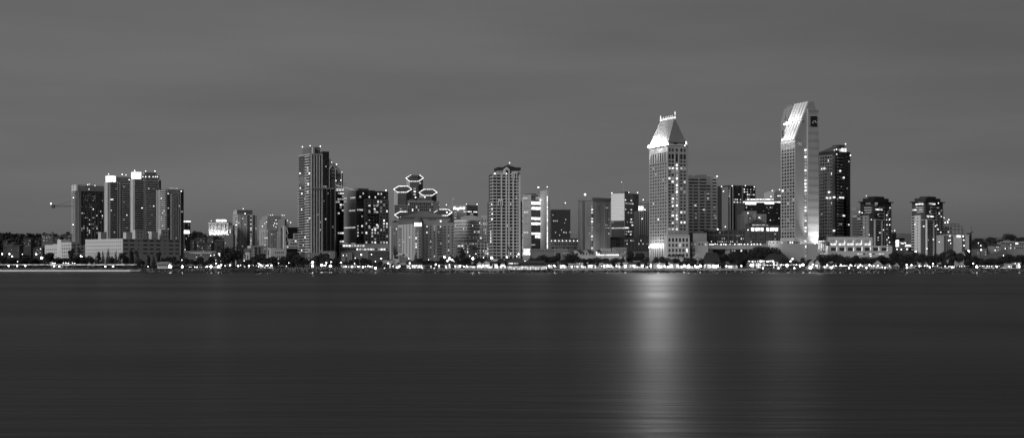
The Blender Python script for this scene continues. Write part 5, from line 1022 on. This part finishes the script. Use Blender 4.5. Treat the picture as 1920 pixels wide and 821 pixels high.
# the far woods on both hills read as one mass each
def woods(x0,x1,n_,name,label,D0=1700,D1=2330,s=3.0):
    rng=random.Random(int(x0)+3); V=[];Fc=[]
    for _ in range(n_):
        D=rng.uniform(D0,D1); px=rng.uniform(x0,x1); x=X(px,D); z0=gz(x,D); h=rng.uniform(4,9); rad=rng.uniform(3,6)
        for k in range(26):
            c_=Vector((x+rng.gauss(0,rad*.5),D+rng.gauss(0,rad*.5),z0+h*rng.uniform(.1,1))); u=Vector((rng.gauss(0,1),rng.gauss(0,1),rng.gauss(0,1))).normalized(); v=u.orthogonal().normalized(); q=s*rng.uniform(.3,.7); i=len(V)
            V+=[c_+u*q,c_+v*q,c_-u*q,c_-v*q]; Fc.append((i,i+1,i+2,i+3))
    tag(mesh_obj(name,V,Fc,leaf),label,'woods',kind='stuff')
woods(-300,150,760,'hillside_woods','dark woods covering the far left hill')
woods(345,440,260,'hillside_woods','dark woods covering the slope below the floodlit hotel')
woods(1800,2300,760,'hillside_woods','dark woods covering the right hill')
woods(1540,1720,60,'hillside_woods','faint woods between the twin towers')
# low hedges at the promenade (ground cover)
rng=random.Random(9); V=[];Fc=[]
for _ in range(9000):
    px=rng.uniform(-20,1940)
    if 860<px<1380 and rng.random()<.8: continue
    D=rng.uniform(1214,1300); c_=Vector((X(px,D),D,GZ+rng.uniform(0,2.2)*(1 if px<860 or px>1380 else .4))); u=Vector((rng.gauss(0,1),rng.gauss(0,1),rng.gauss(0,1))).normalized(); v=u.orthogonal().normalized(); q=rng.uniform(.4,.9); i=len(V)
    V+=[c_+u*q,c_+v*q,c_-u*q,c_-v*q]; Fc.append((i,i+1,i+2,i+3))
tag(mesh_obj('undergrowth',V,Fc,leaf),'low dark shrubs growing between the waterfront trees','undergrowth',kind='stuff')

# ------------------------------------------------------------------ street lamps
LP=[]; lamp_mats={0:lamp(7,True),1:lamp(14,True),2:lamp(30,True)}
post_me={}
def street_lamp(px,py,D=1222,size=0):
    z=Z(py,D); h=z-GZ; base=GZ
    r=empty('street_lamp',(X(px,D),D,base)); r['category']='street lamp'; r['group']='lamps along the waterfront'
    k=round(h,1)
    if k not in post_me:
        q=MB(); q.bar((0,0,0),(0,0,max(.4,h-.4)),.12,6,.08); q.bar((0,0,0),(0,0,.5),.25,6,.2); me=bpy.data.meshes.new('post'); me.from_pydata([tuple(v) for v in q.v],[],q.f); me.materials.append(wall(.1)); post_me[k]=me
    o=bpy.data.objects.new('post',post_me[k]); COL.objects.link(o); o.parent=r
    o=bpy.data.objects.new('lamp_head',ico((.34,.52,.85)[size],lamp_mats[size],2 if size else 1)); COL.objects.link(o); o.parent=r; o.location=(0,0,max(.6,h))
    LP.append((px,r,('small bright','bright','dazzling large')[size]))
for t_ in ((4,476,1260,1),(17.5,476,1260,1),(22.5,480.5,1240,1),(42,476.5,1260,0),(68,476.5,1260,1),(78,483.5,1240,2),(76,466.5,1300,0),(33,490.5,1225,0),(16,498.3,1212,1),(32,498.3,1212,1),(47.5,498.3,1212,1),(99,493.3,1225,0),(103,493.3,1226,0),(101.5,499,1212,1),(111,499.3,1212,1),
  (119,493,1228,0),(123.5,493,1226,0),(128,493.3,1226,0),(136,493,1226,0),(140,493.3,1226,0),(148.5,484.5,1236,0),(151.5,480,1240,1),(154,481,1240,0),(197.5,499.5,1212,1),(212,499.5,1212,1),(230,488.5,1240,1),(237,491,1238,0),(277.5,499.5,1212,0),(320,499.7,1211,2),(342,499.7,1211,2),(315,483.8,1245,0),(329,486.2,1245,0),(341,487.5,1240,0),
  (365,500.5,1211,0),(370,500.5,1214,0),(388.5,499.7,1212,1),(395.5,499.7,1211,2),(409.5,499.7,1211,2),(395,479,1260,0),(411,472.5,1280,1),(404,488,1240,0),(413.5,489.5,1238,0),(414.5,496.8,1222,1),(405,494,1226,1),(422,498,1216,0),(431.5,497,1220,1),(446.5,498.5,1216,1),(451,497,1222,0),(458,489,1240,0),(468,492.5,1232,1),(467,498,1220,1),(475,487.5,1245,0),(483,492,1236,1),(485.5,494,1228,0),(485,500,1216,0),(501.5,497.5,1220,1),(495.5,485.7,1250,0),(510.5,485.8,1250,0),
  (523,487,1240,1),(522.2,493.3,1226,0),(535,487.6,1244,0),(541.5,492.8,1230,0),(554,481,1250,0),(559.5,481,1255,0),(563.5,486,1240,0),(559.8,492.3,1232,0),(537,498.7,1218,0),(579,486.5,1240,0),(586,492,1222,2),(586,498.5,1213,2),(603.5,497,1216,2),(611.8,492.8,1228,1),(610,497.3,1222,1),(620.7,491,1232,1),(619.5,498.5,1215,2),(643.5,478.7,1262,0),(639.2,492.3,1236,1),(665.5,493.5,1232,1),(676,492,1236,0),(677.3,477.5,1264,1),(666,483.7,1250,0),(684,492.8,1236,0),(681,500.8,1214,1),
  (704.3,505.6,1198,2),(714.5,485,1245,1),(704,490,1236,0),(727.8,493.5,1228,1),(696.5,477,1262,0),(745,503.5,1206,0),(768.2,493.3,1226,1),(766.5,484.5,1246,0),(769,504.8,1203,0),(721,505,1203,0),(792,504.8,1203,0),(814,504.8,1203,0),(837,504.8,1203,0),(817,495.7,1222,1),(833.2,482.2,1248,2),(843,484.8,1246,2),(842.5,495.5,1222,0),(803.5,487,1240,0),
  (862.5,498.5,1218,1),(853,499,1216,0),(880.5,480,1255,0),(886.5,484.5,1242,2),(892,476,1262,0),(898.5,499,1215,2),(922,483.5,1242,2),(950.3,482,1244,1),(906.5,482.5,1246,0),(875,498,1218,0),(972.3,476.3,1255,1),(972.7,486,1238,1),(984,490,1232,1),(994,486.7,1238,1),(979.3,490,1236,0),(969,480.5,1250,0),
  (1029.5,498.5,1215,1),(1040.5,498,1213,2),(1056,498.5,1215,1),(1085.5,494.5,1222,1),(1103.5,487.5,1240,1),(1108,498.5,1213,2),(1140,498.5,1213,2),(1172.5,498.5,1213,2),(1188,498,1216,1),(1204,498.7,1216,1),(1234.5,498.3,1213,2),(1258.5,498.2,1213,2),(1283,498.2,1213,2),(1291,498,1215,2),(1313.5,498.2,1215,2),(1329,496.5,1240,1),(1345,498.4,1215,2),(1329.5,474.8,1260,0),
  (1362,498.8,1215,1),(1390,498.5,1214,1),(1408.5,497.3,1216,2),(1475.5,497.2,1216,2),(1426.5,489.8,1232,1),(1439,489.8,1232,1),(1449.5,489.8,1232,1),(1482,489.5,1232,1),(1486,485.2,1240,1),(1493.5,496.5,1222,0),(1505.5,496.5,1218,2),(1540,497,1222,0),(1430.3,502.8,1203,1),(1459.8,502.8,1203,1),(1489.5,502.8,1203,1),(1519,502.8,1203,2),
  (1559,502.2,1203,1),(1592,502.2,1203,1),(1609.2,501.3,1203,1),(1624.5,502,1203,1),(1659.4,501.8,1203,1),(1700.4,501.6,1203,1),(1743.3,501,1203,1),(1785,500.7,1203,1),(1869.3,500,1203,1),(1576.5,497,1215,1),(1595,497,1215,1),(1613,497,1215,1),(1630.5,496.7,1216,1),(1546.5,485,1240,1),(1611,485,1240,0),(1632.5,480,1250,0),(1700,496.5,1220,1),(1709,497,1216,1),(1710.5,484.3,1240,1),(1717,471.8,1262,1),(1734,498,1216,0),(1739,498,1218,0),(1749.5,494.5,1224,1),(1765,487.2,1240,0),(1782.5,456,1300,0),
  (1815.6,471,1255,2),(1824.7,494,1226,1),(1831.5,500,1205,2),(1834.5,455.7,1320,0),(1839,460.2,1320,0),(1839.6,468.4,1300,1),(1881.5,478.8,1260,0),(1866,469,1310,0),(1904.2,494.3,1222,1),(1910.3,494,1222,1),(1911,500,1210,1),(488,496.5,1222,1),(492,499,1216,0),(509,497.5,1222,1),(648,499.5,1214,1),(660,500,1214,1),(672,499.5,1214,1),(690,498,1218,0),(737,499,1214,0),(749,499,1214,1),(848,487,1240,1),(839,489,1238,1),(852,489,1238,1),(870,499.5,1212,1),(912,498,1216,1),(930,498,1216,1),(943,498,1216,1),(1128,498.8,1212,0),(1156,498.8,1212,1),(1220,498.6,1213,1),(1246,498.6,1213,1),(1270,498.5,1213,1),(1303,498.5,1214,1),(1500,499,1214,1),(1524,496,1218,1),(1531,498,1214,1),(1551,497,1216,1),(1567,497.5,1214,1),(1584,498,1214,0),(1603,498,1214,0),(1646,498,1214,1),(1668,498.5,1214,0),(1724,498.5,1214,1),(1885,466,1310,0)):  # later entries are extra lamps added to brighten the promenade
    street_lamp(*t_)
label_row(LP,'street lamp','below')

# ------------------------------------------------------------------ waterfront village: shops, halls, stalls
SH=[]
def shop(px0,px1,eave,ridge,D,style='gable',glow=2.2,wv=.4,deep=14,lit=.8,n_=None,door=True,low=501.5):
    b=B('shop','', 'shop',px0,px0+.01,px1,eave,D,1 if px0>960 else 0,wall(wv),deep=deep,group='low shops and restaurants of the waterfront village')
    n_=n_ or max(2,int((px1-px0)/3.2)); h_=502-eave
    for i in range(n_):
        a_=px0+(px1-px0)*(i+.12)/n_; c_=px0+(px1-px0)*(i+.88)/n_; on=b.rng.random()<lit
        b.fbox('R',a_,c_,eave+h_*.22,502.2,-.1,.12,lamp(b.rng.choice([.6,1.6,3.2,glow])) if on else DARK,'shop_window',on)
    x0,x1=X(px0,D)-.6,X(px1,D)+.6; z0=b.top+.03; z1=Z(ridge,D); q=b.mb()
    if style=='gable': q.add([(x0,D-1,z0),(x1,D-1,z0),(x1,D+deep+1,z0),(x0,D+deep+1,z0),(x0,D+deep/2,z1),(x1,D+deep/2,z1)],[(0,1,5,4),(2,3,4,5),(1,2,5),(3,0,4),(3,2,1,0)])
    elif style=='front': q.add([(x0,D-1,z0),(x1,D-1,z0),(x1,D+deep,z0),(x0,D+deep,z0),((x0+x1)/2,D-1,z1),((x0+x1)/2,D+deep,z1)],[(0,1,4),(1,2,5,4),(3,5,2),(0,4,5,3),(3,2,1,0)])
    elif style=='hip': m_=(x1-x0)*.22; q.add([(x0,D-1,z0),(x1,D-1,z0),(x1,D+deep+1,z0),(x0,D+deep+1,z0),(x0+m_,D+deep/2,z1),(x1-m_,D+deep/2,z1)],[(0,1,5,4),(2,3,4,5),(1,2,5),(3,0,4),(3,2,1,0)])
    else: q.box(x0,x1,D-1,D+deep+1,z0,z1)
    q.obj('roof', wall({'front':.3,'flat':.3}.get(style,.02)), b.root)
    b.fbox('R',px0+.2,px1-.2,eave+h_*.14,eave+h_*.2,-.05,1.6,wall(.6),'awning')
    b.done(); SH.append(((px0+px1)/2,b.root,{'gable':'gable-roofed','front':'front-gabled','hip':'hip-roofed','flat':'flat-roofed'}[style])); return b
for t_ in ((719,737,492,488,1228,'flat',1.6,.4,10,.3),(738,749,497,494,1222,'front',3.2,.4,10,.7),(750,760,496,493,1224,'flat',1.6,.3,10,.3),(762,792,495.5,489,1226,'gable',5,.5,12,.95),(793,810,497,493,1226,'hip',1.6,.2,10,.3),(811,832,495,491,1230,'gable',1.2,.3,12,.5),
  (834,856,496,490,1224,'gable',3,.5,12,.9),(857,871,499,496,1220,'flat',1.6,.3,10,.4),(872,888,498.5,495.5,1220,'gable',5,.5,10,.9),(884,891,495,492,1232,'flat',5,.5,8,1),(894,904,497,490,1222,'front',4,.5,10,.9),(904,920,494,489,1226,'front',5,.6,12,1),(920,934,494,490,1226,'gable',5,.6,12,.9),(934,949,493.5,488,1224,'gable',5,.6,12,1),
  (925,945,489,485,1250,'flat',1.6,.3,12,.3),(1026,1036,496,492,1222,'gable',5,.5,10,.9),(1050,1064,496,492,1222,'gable',5,.5,10,1),(1066,1078,497,494,1222,'flat',4,.5,10,.9),(1078,1088,496.5,491.5,1222,'front',4,.5,10,.9),(1089,1102,494.5,492,1224,'flat',2.2,.4,12,.7),(1102,1118,495.5,493,1224,'gable',3.2,.45,12,.7),(1118,1130,494.5,492.5,1224,'flat',2.2,.45,12,.6),(1131,1143,494.5,491,1224,'hip',3.2,.45,12,.8),
  (1144,1158,494,491.5,1226,'gable',2.2,.45,12,.6),(1144,1157,488.5,487,1250,'flat',.8,.3,12,.3),(1159,1176,494.5,492,1224,'flat',2.5,.45,12,.7),(1177,1192,495,491,1224,'gable',3.2,.45,12,.7),(1193,1214,494.5,491,1224,'gable',3.2,.5,12,.8),(1190,1209,490,488.8,1244,'flat',1.6,.5,12,.4),
  (1212,1232,492.5,482.5,1232,'front',2.5,.5,12,.6),(1232,1262,490,483,1240,'hip',2,.3,14,.4),(1229,1249,496,493.5,1222,'flat',5,.6,10,1),(1250,1263,497,494.5,1222,'flat',5,.6,10,1),(1264,1274,496.5,494,1222,'flat',5,.6,10,1),(1276,1295,497,494,1222,'gable',5,.5,10,.9),(1296,1312,497.5,494,1222,'gable',5,.6,10,1),
  (1320,1352,494.5,473,1226,'hip',5,.6,16,1),(1303,1316,484,474,1238,'front',.3,.5,12,.15),(1362,1383,496.8,494,1222,'gable',4,.6,10,1),(1097,1108,491,488.5,1238,'hip',.6,.4,10,.2),(1404,1434,491,485,1236,'hip',1.6,.2,12,.5),(1436,1482,489.5,475.5,1236,'hip',1.6,.15,16,.6),
  (1516,1528,498,489,1224,'front',5,.6,10,1),(1528,1538,498,488,1224,'front',5,.6,10,1),(1544,1566,498,494,1222,'gable',5,.5,10,1),(1552,1560,492.5,490,1234,'flat',4,.5,10,.9),(1637,1656,499,489,1224,'front',4,.6,12,1),(1661,1672,500,494,1226,'front',.8,.5,10,.8),(1677,1686,500,493,1228,'front',.6,.4,10,.5),(1760,1790,500,495,1228,'gable',.8,.2,12,.4),(1890,1905,496.5,494,1222,'flat',.6,.5,12,.5),(1905,1913,494.5,492,1222,'flat',4,.6,12,1),(1700,1716,499,497,1228,'flat',.8,.4,10,.7),
  (495,512,499,496,1232,'gable',2.2,.3,10,.6),(456,468,490,487,1250,'hip',3.2,.4,10,.7),(488,500,494,491.5,1236,'flat',2.2,.4,10,.6),(400,414,499,495,1232,'gable',1.6,.3,10,.6),(640,668,499,496,1232,'flat',.8,.2,10,.5),(668,700,499,495.5,1232,'gable',1.6,.25,10,.6)):
    shop(*t_)
label_row(SH,'shop','below')
for t_ in ((347,412,474,470.5,1300,'long low dark warehouse with one bright lamp strip below the floodlit hilltop hotel'),):
    b=B('warehouse',t_[5],'warehouse',t_[0],t_[0]+.01,t_[1],t_[2],t_[4],0,wall(.13),deep=20); b.fbox('R',355,397,474,475,-.2,.6,lamp(.8),'light_strip'); b.fbox('R',409,412.5,470.5,480,-.1,.8,lamp(5),'lit_sign'); b.win('R',350,408,14,476,484,2,.5,.4,.15); MB(b.org).box(X(347,1300)-1,X(412,1300)+1,1299,1321,b.top+.02,Z(470.5,1300)).obj('roof',wall(.2),b.root); b.done()
b=B('mission_hall','white arched hall range with glowing roof strip at the foot of the ribbed tower','hall',1078,1079,1128,470,1275,3,wall(.42),deep=14)
for k in range(3):
    x_=1086+k*18; q=b.mb(); q.add([RP_ for RP_ in [(X(x_-5,1272),1272,Z(468.5,1272)),(X(x_+5,1272),1272,Z(468.5,1272)),(X(x_,1272),1272,Z(474,1272)),(X(x_-5,1275.5),1275.5,Z(468.5,1272)),(X(x_+5,1275.5),1275.5,Z(468.5,1272)),(X(x_,1275.5),1275.5,Z(474,1272))]],[(0,1,2),(5,4,3),(0,3,4,1),(1,4,5,2),(2,5,3,0)]); q.obj('dark_gablet',wall(.05),b.root)
b.win('R',1080,1126,8,473,478,1,.3,.8,.1); b.done()
b=B('lit_roof_hall','low hall with a long glowing white eave behind the shoreline trees','hall',1118,1119,1160,477.5,1258,3,wall(.4),deep=12)
b.fbox('R',1119,1160,476.8,478.8,-.1,1,lamp(4),'glowing_eave'); b.fbox('R',1117.5,1119.5,472,478,-.1,.8,lamp(5),'lit_pylon'); b.roof(.3,1,.2,.9,None,472,wall(.2)); b.done()
b=B('village_hall','white gabled hall with a tall arched window, below the mirror glass tower','hall',1163,1164,1173,479,1250,3,wall(.42),deep=12)
q=b.mb(); q.add([(X(1163,1250)-.5,1249,b.top+.02),(X(1173,1250)+.5,1249,b.top+.02),(X(1168,1250),1249,Z(474,1250)),(X(1163,1250)-.5,1262,b.top+.02),(X(1173,1250)+.5,1262,b.top+.02),(X(1168,1250),1262,Z(474,1250))],[(0,1,2),(5,4,3),(0,3,4,1),(1,4,5,2),(2,5,3,0)]); q.obj('roof',wall(.25),b.root); b.win('R',1166.5,1170,1,480.5,488,1,.8,.9,0); b.done()
for (a,c_,t_,D,v,lab) in ((1040,1064,466,1300,.2,'plain grey low block behind the big round tree below the black box office'),(1056,1073,474,1285,.3,'pale shed roof peeping over the round trees below the black box office'),(1128,1146,466,1330,.34,'pale low block with white fascia left of the mirror glass tower foot'),(1150,1175,464,1350,.2,'low hipped hall at the foot of the mirror glass tower'),(1175,1214,472,1290,.12,'long dim low roof left of the steep-roofed tower foot'),(600,628,471,1300,.2,'grey low base building in front of the two-stage tower'),(640,660,474,1290,.17,'dim arched low block left below the bright office block'),(690,728,471,1300,.06,'dark low block right below the bright office block'),(572,600,474,1296,.16,'dim base block left below the two-stage tower')):
    b=B('low_building',lab,'building',a,a+.01,c_,t_,D,1 if a>960 else 0,wall(v),deep=14); b.win('R',a+1,c_-1,max(3,int((c_-a)/4)),t_+3,t_+11,2,.4,.45,.08); b.fbox('R',a-.3,c_+.3,t_-.3,t_+.9,-8,.5,wall(v*1.2),'eave'); b.done()
# swing-arm church gable
# pier restaurant on piles
b=B('pier_restaurant','dark-roofed pier restaurant on piles with a row of glowing white posts','restaurant',951,952,1024,494,1196,2,wall(.06),deep=16,base=Z(503,1196))
hip(b,b.plan(-.02,.52,-.1,1.05),b.top+.02,Z(484.5,1196),wall(.05),.4,.4); hip(b,b.plan(.44,1.02,-.08,1.0),b.top+.03,Z(488,1196),wall(.04),.4,.7)
b.fbox('R',951,1024,499.3,500.3,-.1,1.2,lamp(2),'lit_rail')
b.fbox('R',951,1010,500,502,-.1,.3,lamp(.8),'lit_wall_band')
for k in range(25): x_=952.5+k*2.95; b.fbox('R',x_,x_+1.6,500.3,505.2,.2,1.3,lamp(2.6 if k%5 else 1.4),'glowing_post')
b.win('R',953,972,9,492.5,495,1,.7,.9,.9,lo=1,out=2.6); b.done()
q=empty('pier_deck',(X(985,1196),1196,0),'dark timber deck on close-set piles under the pier restaurant','pier'); m_=MB(q.location); m_.box(X(949,1194),X(1026,1194),1193.5,1214,1.6,2.3); m_.obj('deck',wall(.07),q)
for k in range(14): x_=X(951+k*5.6,1195); MB(q.location).bar((x_,1195,-1),(x_,1195,1.6),.35,6).obj('pile',wall(.05),q)
# timber wharf on piles
q=empty('timber_wharf',(X(768,1200),1200,0),'long black timber wharf with close-set fender piles below the domed hotel','wharf'); MB(q.location).box(X(717,1200),X(820,1200),1199.5,1212,GZ-.5,GZ+.35).obj('deck',wall(.1),q)
for k in range(42): x_=X(718+k*2.45,1199); MB(q.location).bar((x_,1199,-1),(x_,1199,GZ+.2),.32,5).obj('fender_pile',wall(.045),q)
q=empty('floating_dock',(X(500,1185),1185,0),'low black floating dock with short posts left of the two-stage tower','dock'); MB(q.location).box(X(340,1190),X(524,1190),1184,1192,-.3,1.1).obj('deck',wall(.02),q)
for k in range(9): x_=X(505+k*2,1184); MB(q.location).bar((x_,1184,-.5),(x_,1184,1.9),.2,5).obj('post',wall(.1),q)
q=empty('moored_boat',(X(458,1180),1180,0),'dark low vessel moored by the black floating dock under the pale apartment tower','boat')
xa,xb=X(432,1180),X(482,1180); MB(q.location).add([(xa+1.5,1178,-.4),(xb-2.5,1178,-.4),(xb-2.5,1182,-.4),(xa+1.5,1182,-.4),(xa,1177.5,2.2),(xb,1178.6,3.1),(xb,1181.4,3.1),(xa,1182.5,2.2)],BOXF).obj('hull',wall(.02),q)
MB(q.location).box(X(445,1180),X(462,1180),1178.6,1181.4,2.2,4.4).obj('cabin',wall(.05),q); MB(q.location).box(X(447,1180),X(460,1180),1178.5,1178.6,3.2,3.9).obj('window',DARK,q); MB(q.location).bar((X(466,1180),1180,2.4),(X(466,1180),1180,7.5),.1,5).obj('mast',wall(.1),q)
# balustrade left of centre: row of pale promenade bollards
for k in range(34):
    x_=X(536+k*4.4,1203.2); o=MB((x_,1203.2,GZ+.12)).bar((x_,1203.2,GZ+.12),(x_,1203.2,GZ+1.15),.32,6,.26).bar((x_,1203.2,GZ+1.15),(x_,1203.2,GZ+1.35),.4,6,.1).obj('bollard',wall(.4)); tag(o,'',"bollard",'pale bollards along the promenade edge')
    lm='first seventeen' ; o['label']=f'pale bollard on the promenade edge, one of the row below {next(n_ for a_,c_,n_ in LMK if a_<=536+k*4.4<c_)}'
# boathouse at left: small white pavilion with dark band
b=B('boathouse','small white waterside pavilion with dark window band left of the black floating dock','boathouse',294.5,295,316,493,1208,0,wall(.5),deep=10,base=2.2)
b.fbox('R',295.5,316,495.3,497.6,-.1,.2,wall(.03),'window_band'); hip(b,b.plan(-.04,1.04,-.08,1.08),b.top+.02,Z(490.5,1208),wall(.3),.3,.6); b.win('R',297,315,6,498.5,500.5,1,.45,.8,.0); b.done()
# long ferry at the left edge, made up to draw passing boat light trails
D=1165
q=empty('ferry',(X(110,D),D,0),'made-up long low ferry with strips drawing boat light trails, far left','ferry')
def zz(py): return Z(py,D)
x0,x1=X(-60,D),X(262,D)
MB(q.location).prism([(x0,D-4),(x1-7,D-4),(x1,D),(x1-7,D+4),(x0,D+4)],-.4,zz(508.9)).obj('hull',wall(.05),q)
MB(q.location).prism([(x0,D-4.1),(x1-7,D-4.1),(x1+.3,D),(x1-7,D+4.1),(x0,D+4.1)],zz(508.9)+.01,zz(505.8)).obj('hull_trail_stripe',wall(.75),q)  # pale stripe painted as the lower light trail
MB(q.location).box(x0,X(265,D)-3,D-3.8,D+3.8,zz(497),zz(496.2)).obj('canopy',wall(.2),q)
MB(q.location).box(x0,X(265,D)-3,D-4.0,D-3.8,zz(496.6),zz(495.4)).obj('canopy_trail_light',lamp(1.6),q)  # glowing strip drawn as the upper light trail
for k in range(22): xx=x0+2+k*(x1-x0-14)/21; MB(q.location).bar((xx,D-3.4,zz(505.8)),(xx,D-3.4,zz(497)),.07,4).obj('canopy_post',wall(.1),q)
MB(q.location).box(x0+4,x1-14,D-3.6,D-3.5,zz(503.5),zz(503)).obj('deck_rail',wall(.2),q)
# festoons of small bulbs strung between short masts in front of the right-hand restaurants
FS=[]
for (xa,xb,y,D_,n_) in ((1402,1424,490,1228,8),(1424,1448,489.5,1226,9),(1405,1430,496.8,1220,9),(1432,1458,497,1220,9),(1462,1486,496.5,1220,9),(1486,1512,496.5,1220,8),(640,668,500.3,1214,9),(668,700,499.5,1214,10),(474,500,498,1226,7),(1716,1760,499,1218,9),(1770,1812,499.5,1214,8),(1836,1876,499,1214,10),(352,392,500.8,1212,8),(872,904,500,1212,9),(1060,1090,499.5,1210,8),(1130,1166,499.6,1210,8),(1560,1590,498.5,1212,9),(1596,1640,498.8,1212,10)):
    q=empty('string_lights',(X(xa,D_),D_,GZ)); q['category']='string lights'; q['group']='strings of small bulbs along the shore'
    mbq=MB(q.location)
    for x_ in (xa,xb): mbq.bar((X(x_,D_),D_,GZ),(X(x_,D_),D_,Z(y-1,D_)),.07,5)
    prev=(X(xa,D_),D_,Z(y-1,D_))
    for k in range(1,13): t=k/12; nx=(X(xa+(xb-xa)*t,D_),D_,Z(y-1+2.2*t*(1-t),D_)); mbq.bar(prev,nx,.03,3); prev=nx
    mbq.obj('cable',wall(.05),q); fr=random.Random(int(xa))
    for k in range(n_):
        t=(k+.5+fr.uniform(-.3,.3))/n_; o=bpy.data.objects.new('bulb',ico(fr.choice([.22,.3,.4]),lamp(fr.choice([7,12,20])))); COL.objects.link(o); o.parent=q
        o.location=Vector((X(xa+(xb-xa)*t,D_),D_-.1,Z(y-1+2.2*t*(1-t)+.4,D_)))-Vector(q.location)
    FS.append(((xa+xb)/2,q,'sagging'))
label_row(FS,'bulb string','below')
# parked cars along the right-hand promenade road
def car(px,D,ry,label,v):
    r=empty('parked_car',(X(px,D),D,GZ+.05),label,'car','cars parked at the right end of the promenade'); r.rotation_euler=(0,0,ry)
    q=MB(); q.prism([(-2.1,-.85),(2.1,-.85),(2.1,.85),(-2.1,.85)],.35,.85); q.add([(-1.4,-.8,.85),(1.1,-.8,.85),(1.1,.8,.85),(-1.4,.8,.85),(-1.0,-.65,1.4),(.5,-.65,1.4),(.5,.65,1.4),(-1.0,.65,1.4)],BOXF); me=q; o=mesh_obj('body',me.v,me.f,gloss(v,.3),r)
    for sx_ in (-1.3,1.3):
        for sy_ in (-.85,.85): q=MB(); q.bar((sx_,sy_-.1,.33),(sx_,sy_+.1,.33),.33,10); mesh_obj('wheel',q.v,q.f,wall(.03),r)
    for sy_ in (-.6,.6): q=MB(); q.box(2.08,2.14,sy_-.14,sy_+.14,.55,.75); mesh_obj('headlight',q.v,q.f,lamp(14),r)
for k,(px,v,ls) in enumerate(((1846,.5,'white'),(1851,.1,'dark'),(1860,.4,'pale'),(1875,.05,'black'),(1880,.3,'grey'),(1773,.4,'pale'))):
    car(px,1216,-math.pi/2+.3,f'{ls} parked car with headlights on, '+('number '+ORD[k]+' from the left at the far right shore' if False else ['left end of the right-hand row','beside the white car at the row start','middle of the right-hand row','second from the right end of the row','right end of the right-hand row','alone below the white hall'][k]),v)
print('objects', len(COL.objects))
